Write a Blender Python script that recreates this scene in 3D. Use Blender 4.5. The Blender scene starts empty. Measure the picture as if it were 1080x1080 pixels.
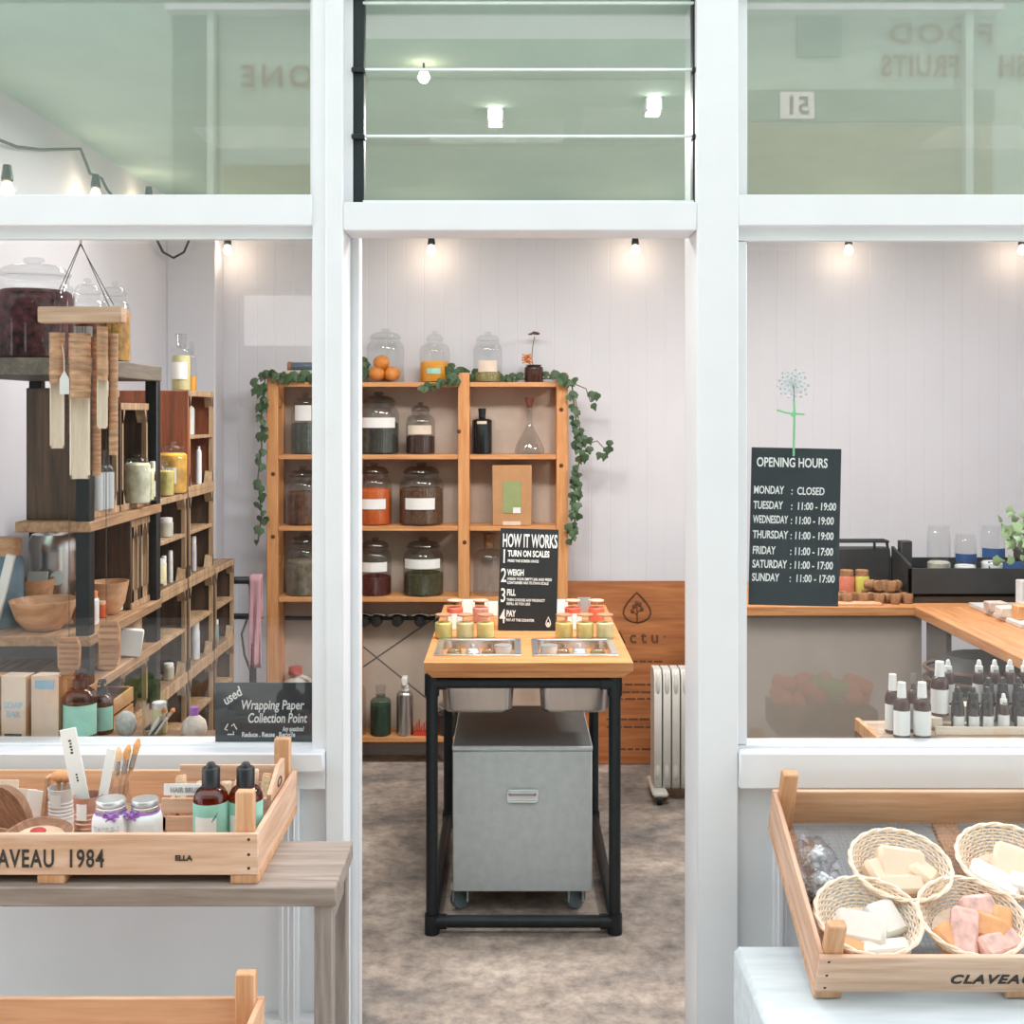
import bpy, bmesh, math, random
from mathutils import Vector, Matrix, Euler
R = math.radians
PI = math.pi
random.seed(7)
sc = bpy.context.scene
COL = sc.collection

# ------------------------------------------------------------------ camera, sky, sun, exposure
cam = bpy.data.objects.new('camera', bpy.data.cameras.new('camera'))
COL.objects.link(cam)
cam.location = (0, -3, 1.77)
cam.rotation_euler = (R(90), 0, 0)
cam.data.sensor_width = 36
cam.data.lens = 36 * 1224 / 1080
cam.data.shift_y = -105 / 1080
cam.data.clip_start = 0.05
sc.camera = cam

world = bpy.data.worlds.new('sky')
sc.world = world
world.use_nodes = True
bg = world.node_tree.nodes['Background']
bg.inputs['Color'].default_value = (0.97, 0.955, 1.0, 1)
bg.inputs['Strength'].default_value = 2.5


def light(kind, name, loc, rot, energy, color, **kw):
    d = bpy.data.lights.new(name, kind)
    d.energy = energy
    d.color = color
    for k, v in kw.items():
        setattr(d, k, v)
    o = bpy.data.objects.new(name, d)
    COL.objects.link(o)
    o.location = loc
    o.rotation_euler = rot
    return o


# sun stands behind the shop and lights the buildings across the lane
light('SUN', 'sun', (0, 6, 9), (R(-28), 0, R(8)), 3.4, (1, 0.95, 0.88), angle=R(2))
# first two: ceiling lamps housed further down; last two: added fill without a fixture
for lx, ly, pw in ((-0.06, 1.19, 26), (0.49, 1.04, 26), (-0.9, 1.3, 14), (1.8, 1.3, 46)):
    light('AREA', 'lamp_and_fill_light', (lx, ly, 2.79), (0, 0, 0), pw, (1, 0.96, 0.92), shape='RECTANGLE', size=0.5, size_y=0.35)

sc.view_settings.view_transform = 'Standard'
sc.view_settings.look = 'None'
sc.view_settings.exposure = 0.0
sc.view_settings.gamma = 1
sc.view_settings.use_curve_mapping = False
sc.cycles.transparent_max_bounces = 32
sc.cycles.max_bounces = 10
sc.cycles.caustics_reflective = False
sc.cycles.caustics_refractive = False


# ------------------------------------------------------------------ materials
def srgb(r, g, b):
    f = lambda c: (c / 255 / 12.92) if c / 255 <= 0.04045 else ((c / 255 + 0.055) / 1.055) ** 2.4
    return (f(r), f(g), f(b))


MATS = {}


def nt(name):
    m = bpy.data.materials.new(name)
    m.use_nodes = True
    MATS[name] = m
    n = m.node_tree.nodes
    return m, n, m.node_tree.links, n['Principled BSDF']


def mat(name, col, rough=0.5, metal=0.0, var=0.08, scale=18, bump=0.0, stretch=(1, 1, 1), emit=0, spec=0.5, detail=3):
    """Principled surface with procedural tone variation (and bump) in object space"""
    m, n, l, p = nt(name)
    c = srgb(*col)
    tc = n.new('ShaderNodeTexCoord')
    mp = n.new('ShaderNodeMapping')
    mp.inputs['Scale'].default_value = stretch
    nz = n.new('ShaderNodeTexNoise')
    nz.inputs['Scale'].default_value = scale
    nz.inputs['Detail'].default_value = detail
    l.new(tc.outputs['Object'], mp.inputs[0])
    l.new(mp.outputs[0], nz.inputs['Vector'])
    rp = n.new('ShaderNodeValToRGB')
    rp.color_ramp.elements[0].position = 0.3
    rp.color_ramp.elements[1].position = 0.7
    rp.color_ramp.elements[0].color = tuple(max(0, v * (1 - var)) for v in c) + (1,)
    rp.color_ramp.elements[1].color = tuple(min(1, v * (1 + var)) for v in c) + (1,)
    l.new(nz.outputs['Fac'], rp.inputs[0])
    l.new(rp.outputs[0], p.inputs['Base Color'])
    p.inputs['Roughness'].default_value = rough
    p.inputs['Metallic'].default_value = metal
    p.inputs['Specular IOR Level'].default_value = spec
    if bump:
        b = n.new('ShaderNodeBump')
        b.inputs['Strength'].default_value = bump
        b.inputs['Distance'].default_value = 0.004
        l.new(nz.outputs['Fac'], b.inputs['Height'])
        l.new(b.outputs[0], p.inputs['Normal'])
    if emit:
        p.inputs['Emission Color'].default_value = c + (1,)
        p.inputs['Emission Strength'].default_value = emit
    return m


def wood(name, a, b, axis='x', rough=0.6, scale=1.0, knots=True):
    """plank grain: stretched noise streaks and distorted rings"""
    m, n, l, p = nt(name)
    ca, cb = srgb(*a), srgb(*b)
    tc = n.new('ShaderNodeTexCoord')
    mp = n.new('ShaderNodeMapping')
    s = {'x': (1.2, 16, 16), 'y': (16, 1.2, 16), 'z': (16, 16, 1.2)}[axis]
    mp.inputs['Scale'].default_value = tuple(v * scale for v in s)
    oi = n.new('ShaderNodeObjectInfo')
    ad = n.new('ShaderNodeVectorMath')
    ad.operation = 'ADD'
    l.new(tc.outputs['Object'], ad.inputs[0])
    l.new(oi.outputs['Location'], ad.inputs[1])
    l.new(ad.outputs[0], mp.inputs[0])
    n1 = n.new('ShaderNodeTexNoise')
    n1.inputs['Scale'].default_value = 2.5
    n1.inputs['Detail'].default_value = 5
    n1.inputs['Distortion'].default_value = 0.6
    l.new(mp.outputs[0], n1.inputs['Vector'])
    n2 = n.new('ShaderNodeTexNoise')
    n2.inputs['Scale'].default_value = 9
    n2.inputs['Detail'].default_value = 2
    l.new(mp.outputs[0], n2.inputs['Vector'])
    mx = n.new('ShaderNodeMath')
    mx.operation = 'MULTIPLY_ADD'
    mx.inputs[1].default_value = 0.35
    l.new(n2.outputs['Fac'], mx.inputs[0])
    l.new(n1.outputs['Fac'], mx.inputs[2])
    rp = n.new('ShaderNodeValToRGB')
    rp.color_ramp.elements[0].position = 0.45
    rp.color_ramp.elements[1].position = 0.85
    rp.color_ramp.elements[0].color = ca + (1,)
    rp.color_ramp.elements[1].color = cb + (1,)
    l.new(mx.outputs[0], rp.inputs[0])
    l.new(rp.outputs[0], p.inputs['Base Color'])
    p.inputs['Roughness'].default_value = rough
    bp = n.new('ShaderNodeBump')
    bp.inputs['Strength'].default_value = 0.25
    bp.inputs['Distance'].default_value = 0.002
    l.new(mx.outputs[0], bp.inputs['Height'])
    l.new(bp.outputs[0], p.inputs['Normal'])
    return m


def glass(name, tint=(1, 1, 1), refl=0.05, edge=0.45, rough=0.02):
    """clear thin glass: see-through, mirror-like towards grazing angles"""
    m, n, l, p = nt(name)
    n.remove(p)
    out = n['Material Output']
    tr = n.new('ShaderNodeBsdfTransparent')
    tr.inputs['Color'].default_value = tuple(tint) + (1,)
    gl = n.new('ShaderNodeBsdfGlossy')
    gl.inputs['Roughness'].default_value = rough
    lw = n.new('ShaderNodeLayerWeight')
    lw.inputs['Blend'].default_value = 0.5
    pw = n.new('ShaderNodeMath')
    pw.operation = 'POWER'
    pw.inputs[1].default_value = 3.0
    l.new(lw.outputs['Facing'], pw.inputs[0])
    ma = n.new('ShaderNodeMath')
    ma.operation = 'MULTIPLY_ADD'
    ma.inputs[1].default_value = edge
    ma.inputs[2].default_value = refl
    l.new(pw.outputs[0], ma.inputs[0])
    mx = n.new('ShaderNodeMixShader')
    l.new(ma.outputs[0], mx.inputs[0])
    l.new(tr.outputs[0], mx.inputs[1])
    l.new(gl.outputs[0], mx.inputs[2])
    l.new(mx.outputs[0], out.inputs['Surface'])
    return m


def emission(name, col, strength):
    m, n, l, p = nt(name)
    p.inputs['Base Color'].default_value = srgb(*col) + (1,)
    p.inputs['Emission Color'].default_value = srgb(*col) + (1,)
    p.inputs['Emission Strength'].default_value = strength
    return m


paint = mat('white_gloss_paint', (222, 224, 228), 0.45, var=0.02, scale=6, bump=0.04)
wallm = mat('wall_paint', (212, 211, 219), 0.75, var=0.02, scale=3)
ceilm = mat('ceiling_paint', (186, 214, 204), 0.8, var=0.04, scale=4)
pine = wood('pine_shelf', (226, 166, 112), (200, 134, 82), 'x')
pinez = wood('pine_upright', (226, 166, 112), (202, 136, 84), 'z')
tabw = wood('tabletop_wood', (216, 152, 98), (190, 120, 70), 'x')
ctrw = wood('counter_wood', (205, 148, 98), (170, 110, 66), 'y')
ctrx = wood('counter_wood_x', (205, 148, 98), (170, 110, 66), 'x')
signw = wood('sign_board_wood', (186, 118, 68), (146, 84, 44), 'x', scale=0.7)
crw = wood('crate_pine_x', (228, 196, 172), (200, 158, 128), 'x')
crwy = wood('crate_pine_y', (226, 194, 170), (196, 154, 126), 'y')
crwz = wood('crate_pine_z', (222, 178, 140), (194, 140, 98), 'z')
crwo = wood('crate_pine_warm', (224, 184, 150), (200, 152, 116), 'x')
benchw = wood('weathered_wood', (164, 152, 144), (128, 114, 104), 'x')
benchz = wood('weathered_wood_leg', (160, 150, 144), (124, 112, 106), 'z')
oldw = wood('old_crate_wood', (160, 128, 98), (104, 80, 60), 'y')
oldz = wood('old_crate_post', (204, 172, 138), (150, 118, 88), 'z')
oldx = wood('old_crate_end', (104, 78, 60), (60, 46, 38), 'z')
redw = wood('red_crate_wood', (168, 92, 58), (120, 66, 44), 'z')
bamboo = mat('bamboo', (196, 152, 118), 0.45, var=0.42, scale=5, stretch=(3, 3, 22), detail=4)
bamin = mat('bamboo_inside', (238, 222, 204), 0.6, stretch=(8, 8, 1))
bowlw = wood('bowl_wood', (230, 186, 150), (202, 150, 112), 'x', rough=0.45)
black = mat('black_metal', (34, 40, 44), 0.45, 0.3, var=0.15)
blackp = mat('black_plastic', (36, 40, 44), 0.35, var=0.05)
blackt = mat('black_tray', (44, 46, 48), 0.55, var=0.1)
steel = mat('stainless_steel', (206, 203, 200), 0.26, 0.95, var=0.06, scale=60, stretch=(1, 1, 0.05))
steell = mat('tray_rim_steel', (225, 225, 228), 0.3, 0.9, var=0.04)
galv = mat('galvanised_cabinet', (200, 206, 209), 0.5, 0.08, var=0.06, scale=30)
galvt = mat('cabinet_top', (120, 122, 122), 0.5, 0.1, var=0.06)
chalk = mat('chalkboard', (52, 62, 68), 0.45, var=0.12, scale=9)
chalkb = mat('chalkboard_black', (30, 34, 38), 0.6, var=0.1)
white_ink = mat('white_chalk', (240, 242, 242), 0.9, var=0.03, scale=80)
dark_ink = mat('dark_ink', (58, 52, 48), 0.8, var=0.15, scale=60)
brown_ink = mat('burnt_brand', (98, 58, 34), 0.8, var=0.1)
paperm = mat('white_paper', (236, 234, 232), 0.8, var=0.03)
creamp = mat('cream_paper', (222, 205, 188), 0.8, var=0.05)
kraft = mat('kraft_card', (190, 142, 100), 0.8, var=0.06)
kraftl = mat('pale_kraft', (224, 200, 182), 0.8, var=0.05)
mint = mat('mint_label', (150, 206, 190), 0.6, var=0.1, scale=25)
greenl = mat('green_label', (150, 160, 110), 0.7, var=0.06)
bluel = mat('blue_print', (150, 190, 214), 0.7, var=0.05)
blued = mat('deep_blue_label', (36, 74, 122), 0.6, var=0.1)
lidglass = glass('jar_lid_glass', (0.74, 0.74, 0.74), 0.08, 0.6)
clear = glass('clear_glass', (0.95, 0.96, 0.96), 0.05, 0.5)
clearw = glass('thick_jar_glass', (0.90, 0.91, 0.92), 0.07, 0.6)
pane_u = glass('upper_window_glass', (0.985, 0.99, 0.99), 0.09, 0.5, 0.0)
pane_g = glass('window_glass', (0.985, 0.99, 0.99), 0.042, 0.5, 0.0)
louv_g = glass('louvre_glass', (0.94, 0.97, 0.96), 0.06, 0.5, 0.0)
amber = glass('amber_glass', (0.42, 0.16, 0.06), 0.06, 0.4)
amberd = mat('dark_amber_glass', (66, 34, 24), 0.08, var=0.15)
greeng = glass('green_glass', (0.52, 0.64, 0.58), 0.06, 0.4)
purple = mat('purple_ribbon', (160, 104, 190), 0.5, var=0.1)
copper = mat('copper_tin', (206, 160, 140), 0.35, 0.6, var=0.08)
tinm = mat('tin_plate', (206, 208, 210), 0.35, 0.7, var=0.05)
jar_white = mat('white_salts', (232, 234, 236), 0.6, var=0.04, scale=50)
leafm = mat('ivy_leaf', (64, 88, 58), 0.55, var=0.35, scale=7)
leafl = mat('pale_leaf', (126, 150, 112), 0.55, var=0.3, scale=7)
stemm = mat('ivy_stem', (92, 84, 56), 0.7)
wick = mat('wicker', (244, 226, 204), 0.6, var=0.07, scale=40)
soap_c = mat('soap_cream', (232, 206, 180), 0.5, var=0.06)
soap_w = mat('soap_white', (226, 221, 212), 0.5, var=0.04)
soap_o = mat('soap_orange', (222, 160, 108), 0.5, var=0.12, scale=30)
soap_p = mat('soap_pink', (222, 180, 170), 0.5, var=0.25, scale=45)
cello = glass('crinkled_film', (0.96, 0.97, 0.99), 0.10, 0.4, 0.2)
wire = mat('mesh_wire', (196, 200, 206), 0.4, 0.7, var=0.05)
plinthm = mat('pale_painted_plinth', (206, 218, 224), 0.55, var=0.09, scale=5, stretch=(1, 6, 6), bump=0.1)
radm = mat('radiator_enamel', (208, 204, 198), 0.4, var=0.03)
cordm = mat('dark_cord', (64, 62, 66), 0.7)
stringm = mat('thin_string', (70, 68, 66), 0.8)
cork = mat('cork', (150, 108, 76), 0.85, var=0.25, scale=60, bump=0.4)
pinkc = mat('pink_cloth', (196, 150, 160), 0.85)
redm = mat('red_plastic', (190, 66, 52), 0.4)
orangel = mat('orange_liquid', (236, 160, 40), 0.2, var=0.05)
bulbm = emission('glowing_bulb', (255, 226, 190), 14)
lampm = emission('lamp_face', (255, 244, 228), 10)
taupe = mat('taupe_board', (152, 140, 132), 0.6, var=0.05, scale=5)
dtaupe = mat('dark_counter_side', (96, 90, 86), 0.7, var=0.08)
marble = mat('marble_slab', (214, 212, 212), 0.3, var=0.06, scale=9)
cocom = mat('coconut_shell', (150, 112, 88), 0.6, var=0.35, scale=30, stretch=(1, 4, 1), bump=0.3)
ridgew = wood('ridged_wood', (198, 150, 110), (160, 108, 72), 'x', rough=0.5)
FILL = {}


def fill(col, var=0.45, scale=75, bump=0.6, rough=0.8):
    k = (col, var)
    if k not in FILL:
        FILL[k] = mat('contents_%d_%d_%d' % col, col, rough, var=var, scale=scale, bump=bump)
    return FILL[k]


def concrete():
    m, n, l, p = nt('worn_concrete')
    tc = n.new('ShaderNodeTexCoord')
    big = n.new('ShaderNodeTexNoise')
    big.inputs['Scale'].default_value = 1.1
    big.inputs['Detail'].default_value = 9
    big.inputs['Distortion'].default_value = 0.8
    mp = n.new('ShaderNodeMapping')
    mp.inputs['Scale'].default_value = (1, 1.6, 1)
    l.new(tc.outputs['Object'], mp.inputs[0])
    l.new(mp.outputs[0], big.inputs['Vector'])
    rp = n.new('ShaderNodeValToRGB')
    e = rp.color_ramp.elements
    e[0].position, e[1].position = 0.34, 0.7
    e[0].color = srgb(104, 104, 106) + (1,)
    e[1].color = srgb(206, 194, 184) + (1,)
    k = e.new(0.5)
    k.color = srgb(172, 158, 148) + (1,)
    l.new(big.outputs['Fac'], rp.inputs[0])
    fine = n.new('ShaderNodeTexNoise')
    fine.inputs['Scale'].default_value = 14
    fine.inputs['Detail'].default_value = 8
    fine.inputs['Roughness'].default_value = 0.75
    l.new(tc.outputs['Object'], fine.inputs['Vector'])
    rp2 = n.new('ShaderNodeValToRGB')
    rp2.color_ramp.elements[0].position = 0.35
    rp2.color_ramp.elements[1].position = 0.62
    rp2.color_ramp.elements[0].color = (0.38, 0.38, 0.4, 1)
    rp2.color_ramp.elements[1].color = (1.1, 1.08, 1.05, 1)
    l.new(fine.outputs['Fac'], rp2.inputs[0])
    mx = n.new('ShaderNodeMix')
    mx.data_type = 'RGBA'
    mx.blend_type = 'MULTIPLY'
    mx.inputs['Factor'].default_value = 0.85
    l.new(rp.outputs[0], mx.inputs['A'])
    l.new(rp2.outputs[0], mx.inputs['B'])
    l.new(mx.outputs['Result'], p.inputs['Base Color'])
    p.inputs['Roughness'].default_value = 0.7
    b = n.new('ShaderNodeBump')
    b.inputs['Strength'].default_value = 0.35
    b.inputs['Distance'].default_value = 0.01
    l.new(fine.outputs['Fac'], b.inputs['Height'])
    l.new(b.outputs[0], p.inputs['Normal'])
    return m


concrete_m = concrete()
pavem = mat('pavement', (200, 197, 193), 0.8, var=0.1, scale=4)


# ------------------------------------------------------------------ geometry helpers
class G:
    """collects shapes into one mesh"""

    def __init__(self, M=None):
        self.bm = bmesh.new()
        self.M = M or Matrix()

    def _in(self, geom_verts, M=None):
        T = self.M @ (M or Matrix())
        for v in geom_verts:
            v.co = T @ v.co

    def box(self, c, s, rot=None, bev=0.0, M=None):
        T = Matrix.Translation(c)
        if rot:
            T = T @ Euler(rot).to_matrix().to_4x4()
        r = bmesh.ops.create_cube(self.bm, size=1, matrix=T @ Matrix.Diagonal((s[0], s[1], s[2], 1)))
        vs = r['verts']
        if bev:
            es = list({e for v in vs for e in v.link_edges})
            rb = bmesh.ops.bevel(self.bm, geom=es, offset=bev, segments=1, affect='EDGES', profile=0.5)
            vs = list({v for f in rb['faces'] for v in f.verts} | {v for v in vs if v.is_valid})
        self._in(vs, M)
        return self

    def b2(self, x0, x1, y0, y1, z0, z1, bev=0.0):
        return self.box(((x0 + x1) / 2, (y0 + y1) / 2, (z0 + z1) / 2), (abs(x1 - x0), abs(y1 - y0), abs(z1 - z0)), bev=bev)

    def lathe(self, prof, c=(0, 0, 0), seg=24, M=None, a0=0.0, a1=2 * PI, wob=None):
        full = abs(a1 - a0 - 2 * PI) < 1e-6
        n = seg if full else seg + 1
        T = self.M @ (M or Matrix()) @ Matrix.Translation(c)
        rings = []
        for k, (r, z) in enumerate(prof):
            if r <= 1e-7:
                rings.append([self.bm.verts.new(T @ Vector((0, 0, z)))])
            else:
                ring = []
                for i in range(n):
                    a = a0 + (a1 - a0) * i / seg
                    q = r * (wob(a, z) if wob else 1)
                    ring.append(self.bm.verts.new(T @ Vector((q * math.cos(a), q * math.sin(a), z))))
                rings.append(ring)
        for A, B in zip(rings[:-1], rings[1:]):
            m = max(len(A), len(B))
            for i in range(m if full else m - 1):
                j = (i + 1) % m
                if len(A) == 1 and len(B) == 1:
                    continue
                if len(A) == 1:
                    self.bm.faces.new((A[0], B[j], B[i]))
                elif len(B) == 1:
                    self.bm.faces.new((A[i], A[j], B[0]))
                else:
                    self.bm.faces.new((A[i], A[j], B[j], B[i]))
        return self

    def cyl(self, c, r, h, seg=20, M=None, r2=None):
        r2 = r if r2 is None else r2
        return self.lathe([(0, 0), (r, 0), (r2, h), (0, h)], c, seg, M)

    def tube(self, pts, r, seg=8, closed=False):
        pts = [Vector(p) for p in pts]
        n = len(pts)
        rad = r if isinstance(r, (list, tuple)) else [r] * n
        rings = []
        up = None
        for i, p in enumerate(pts):
            if closed:
                t = pts[(i + 1) % n] - pts[i - 1]
            else:
                t = pts[min(i + 1, n - 1)] - pts[max(i - 1, 0)]
            t.normalize()
            if up is None:
                up = t.orthogonal().normalized()
            else:
                up = (up - t * up.dot(t))
                if up.length < 1e-6:
                    up = t.orthogonal()
                up.normalize()
            bi = t.cross(up)
            rings.append([self.bm.verts.new(self.M @ (p + (up * math.cos(2 * PI * k / seg) + bi * math.sin(2 * PI * k / seg)) * rad[i])) for k in range(seg)])
        rr = list(zip(rings[:-1], rings[1:])) + ([(rings[-1], rings[0])] if closed else [])
        for A, B in rr:
            for k in range(seg):
                self.bm.faces.new((A[k], A[(k + 1) % seg], B[(k + 1) % seg], B[k]))
        if not closed:
            self.bm.faces.new(rings[0][::-1])
            self.bm.faces.new(rings[-1])
        return self

    def prism(self, poly, y0, y1, M=None):
        """polygon in x,z pushed from y0 to y1"""
        T = self.M @ (M or Matrix())
        A = [self.bm.verts.new(T @ Vector((x, y0, z))) for x, z in poly]
        B = [self.bm.verts.new(T @ Vector((x, y1, z))) for x, z in poly]
        n = len(poly)
        self.bm.faces.new(A)
        self.bm.faces.new(B[::-1])
        for i in range(n):
            self.bm.faces.new((A[i], B[i], B[(i + 1) % n], A[(i + 1) % n]))
        return self

    def ball(self, c, r, seg=14, rings=9, M=None):
        r = r if isinstance(r, (list, tuple)) else (r, r, r)
        T = self.M @ (M or Matrix()) @ Matrix.Translation(c) @ Matrix.Diagonal((r[0], r[1], r[2], 1))
        bmesh.ops.create_uvsphere(self.bm, u_segments=seg, v_segments=rings, radius=1, matrix=T)
        return self

    def text(self, s, size, x, z, y=0.0, sx=1.0, bold=0.0, shear=0.0, rot=0.0, align='LEFT', space=1.0, depth=0.0012, M=None):
        cu = bpy.data.curves.new('lettering', 'FONT')
        cu.body = s
        cu.size = size
        cu.offset = bold
        cu.shear = shear
        cu.align_x = align
        cu.space_character = space
        cu.extrude = depth / 2
        cu.resolution_u = 3
        o = bpy.data.objects.new('lettering', cu)
        COL.objects.link(o)
        me = o.to_mesh()
        T = self.M @ (M or Matrix()) @ Matrix.Translation((x, y, z)) @ Matrix.Rotation(R(90), 4, 'X') @ Matrix.Rotation(rot, 4, 'Z') @ Matrix.Diagonal((sx, 1, 1, 1))
        me.transform(T)
        self.bm.from_mesh(me)
        o.to_mesh_clear()
        bpy.data.objects.remove(o)
        bpy.data.curves.remove(cu)
        return self

    def done(self, name, m, parent=None, loc=(0, 0, 0), rot=(0, 0, 0), flat=False):
        bmesh.ops.recalc_face_normals(self.bm, faces=self.bm.faces[:])
        me = bpy.data.meshes.new(name)
        self.bm.to_mesh(me)
        self.bm.free()
        if not flat:
            me.shade_smooth()
            me.set_sharp_from_angle(angle=R(38))
        me.materials.append(m)
        o = bpy.data.objects.new(name, me)
        COL.objects.link(o)
        o.location = loc
        o.rotation_euler = rot
        if parent:
            o.parent = parent
        return o


LABELS = set()


def tag(o, label, cat, group=None, kind=None):
    if not group or label not in LABELS:
        if label in LABELS:
            print('LABEL twice:', label)
    n = len(label.split())
    if not 4 <= n <= 16:
        print('LABEL length', n, label)
    LABELS.add(label)
    o['label'] = label
    o['category'] = cat
    if group:
        o['group'] = group
    if kind:
        o['kind'] = kind
    return o


def thing(name, label, cat, loc=(0, 0, 0), rot=(0, 0, 0), group=None):
    o = bpy.data.objects.new(name, None)
    COL.objects.link(o)
    o.location = loc
    o.rotation_euler = rot
    return tag(o, label, cat, group)


def struct(g, name, m, parent=None):
    o = g.done(name, m, parent)
    if not parent:
        o['kind'] = 'structure'
    return o


def dup(root, loc, label, rot=None, scale=None, group=None):
    r = root.copy()
    COL.objects.link(r)
    r.location = loc
    if rot is not None:
        r.rotation_euler = rot
    if scale is not None:
        r.scale = scale if isinstance(scale, (tuple, list)) else (scale,) * 3
    tag(r, label, root['category'], group or root.get('group'))
    for ch in list(root.children):
        c = ch.copy()
        COL.objects.link(c)
        c.parent = r
        for gch in list(ch.children):
            d = gch.copy()
            COL.objects.link(d)
            d.parent = c
    return r


def at(px, py, d):
    return ((px - 540) / 1224 * d, d - 3, 1.77 - (py - 435) / 1224 * d)


def ax(px, d):
    return (px - 540) / 1224 * d


def az(py, d):
    return 1.77 - (py - 435) / 1224 * d


FRONT = -PI / 2   # direction towards the street (-y)

# ------------------------------------------------------------------ the shopfront
fx = lambda p: (p - 540) / 408
fz = lambda p: 1.77 + (435 - p) / 408
XL, XR = -2.3, 3.0
struct(G().b2(fx(343), fx(362), 0, .14, 0, 3.3, .004).b2(fx(329), fx(343), .008, .12, fz(808), 3.3), 'trim_1', paint)
struct(G().b2(-.47, -.414, .145, .21, 0, 3.0, .003), 'trim_2', paint)
struct(G().b2(.478, fx(779), 0, .21, 0, 3.3, .004), 'trim_3', paint)
struct(G().b2(XL, fx(329), 0, .12, fz(238), fz(205), .003), 'trim_4', paint)
struct(G().b2(fx(362), .478, 0, .14, fz(243), fz(213), .003), 'trim_5', paint)
struct(G().b2(fx(779), XR, 0, .12, fz(238), fz(205), .003), 'trim_6', paint)
struct(G().b2(XL, fx(343), -.03, .13, fz(811), fz(791), .004), 'trim_7', paint)
struct(G().b2(fx(779), XR, -.012, .13, fz(831), fz(793), .004), 'trim_8', paint)
g = G().b2(XL, XR, -.01, .13, 2.985, 3.5).b2(XL, XR, 0, .02, 2.87, 2.985)
struct(g, 'trim_9', paint)
g = G().b2(XL, fx(343), .035, .12, 0, fz(811))
g.b2(XL, fx(343), 0, .036, fz(832), fz(811)).b2(fx(294), fx(315), 0, .036, 0, fz(832), .002)
for q in (297, 303, 309):
    g.b2(fx(q), fx(q + 2), -.006, .001, 0, fz(832), .002)
g.b2(XL, fx(343), -.002, .036, 0, .2)
struct(g, 'wall_front_west', paint)
g = G().b2(fx(779), XR, .035, .12, 0, fz(831))
g.b2(fx(817), fx(831), .012, .036, 0, fz(840), .002).b2(fx(821), fx(826), .0, .013, 0, fz(840), .002)
g.b2(fx(832), XR, .018, .036, fz(872), fz(862), .002).b2(fx(832), XR, .018, .036, fz(858), fz(850), .002)
g.b2(fx(779), XR, 0, .036, 0, .2)
struct(g, 'wall_front_east', paint)


def window(n, x0, x1, z0, z1, bars):
    o = bpy.data.objects.new('window_%d' % n, None)
    COL.objects.link(o)
    o['kind'] = 'structure'
    G().b2(x0 - .01, x1 + .01, .052, .057, z0 - .01, z1 + .01).done('pane', pane_u if n in (2, 4) else pane_g, o)
    g = G()
    for b in bars:
        g.b2(*b, .002)
    g.done('frame', paint, o)


zb, zt = fz(791), fz(238)
window(1, XL, fx(329), zb, zt, [(XL, fx(329), .03, .05, 2.222, zt + .005), (fx(326.5), fx(329), .035, .05, zb, zt), (XL, fx(329), .035, .05, zb - .005, zb + .006)])
window(2, XL, fx(329), fz(205), 2.87, [(fx(325), fx(329), .03, .05, fz(205), 2.86), (XL, fx(329), .03, .05, fz(206), fz(203))])
window(4, fx(779), XR, fz(205), 2.87, [(fx(779), .615, .032, .05, fz(205)+.004, 2.86), (XR - .02, XR, .03, .05, fz(205), 2.86), (fx(779), XR, .03, .05, fz(206), fz(203.5))])
zb = fz(793)
window(5, fx(779), XR, zb, zt, [(fx(779), .614, .032, .05, zb + .009, 2.217), (fx(779), XR, .03, .05, 2.218, zt + .005), (fx(779), XR, .03, .05, zb - .003, zb + .008)])

# louvred fanlight over the door: black side channels, tilted glass blades
lv = bpy.data.objects.new('window_3', None)
COL.objects.link(lv)
lv['kind'] = 'structure'
for x0, x1 in ((fx(370.5), fx(382)), (fx(733), fx(743.5))):
    g = G().b2(x0, x1, .035, .075, fz(213), 2.86, .002)
    for py in (69, 140):
        g.b2(x0 - .003, x1 + .003, .02, .06, fz(py + 4), fz(py - 1), .002)
    g.done('channel', black, lv)
for py in (-2, 69, 140, 210):
    z0 = fz(py)
    M = Matrix.Translation((0, .034, z0)) @ Matrix.Rotation(R(-9), 4, 'X')
    L0, L1 = fx(381), fx(734)
    bl = G(M).b2(L0, L1, 0, .005, 0, .185).done('blade', louv_g, lv)
    G(M).b2(L0, L1, -.001, .006, -.003, .003).done('blade_edge', mat('polished_edge', (226, 238, 236), 0.2), lv)
G().b2(fx(362), fx(370.5), .03, .08, fz(213), 2.86).b2(fx(743.5), fx(748), .03, .08, fz(213), 2.86).done('frame', paint, lv)

# ------------------------------------------------------------------ the room
struct(G().b2(-1.8, 2.95, 0.0, 3.1, -.1, 0), 'floor', concrete_m)
struct(G().b2(-40, 40, -40, 0.0, -.12, -.001), 'pavement', pavem)
g = G()
poly = []
x = -1.8
while x < 2.95:
    for dx, dy in ((0, 0), (.004, .004), (.092, .004), (.096, 0)):
        pass
    poly += [(x, 3.0012), (x + .004, 3.0), (x + .092, 3.0), (x + .096, 3.0012)]
    x += .096
T = Matrix()
vs0 = [g.bm.verts.new((a, b, 0)) for a, b in poly]
vs1 = [g.bm.verts.new((a, b, 2.9)) for a, b in poly]
for i in range(len(poly) - 1):
    g.bm.faces.new((vs0[i], vs0[i + 1], vs1[i + 1], vs1[i]))
g.b2(-1.8, 2.95, 3.005, 3.1, 0, 2.95)
o = g.done('wall_back', wallm, flat=True)
o['kind'] = 'structure'
struct(G().b2(-1.83, -1.735, 0.12, 3.1, 0, 2.95), 'wall_left', wallm)
struct(G().b2(2.9, 3.0, 0.12, 3.1, 0, 2.95), 'wall_right', wallm)
struct(G().b2(-1.735, -1.49, 2.83, 3.0, 0, 2.86, .004), 'trim_10', wallm)
struct(G().b2(-1.85, 3.0, 0.02, 3.2, 2.86, 2.98), 'ceiling', ceilm)

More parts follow.
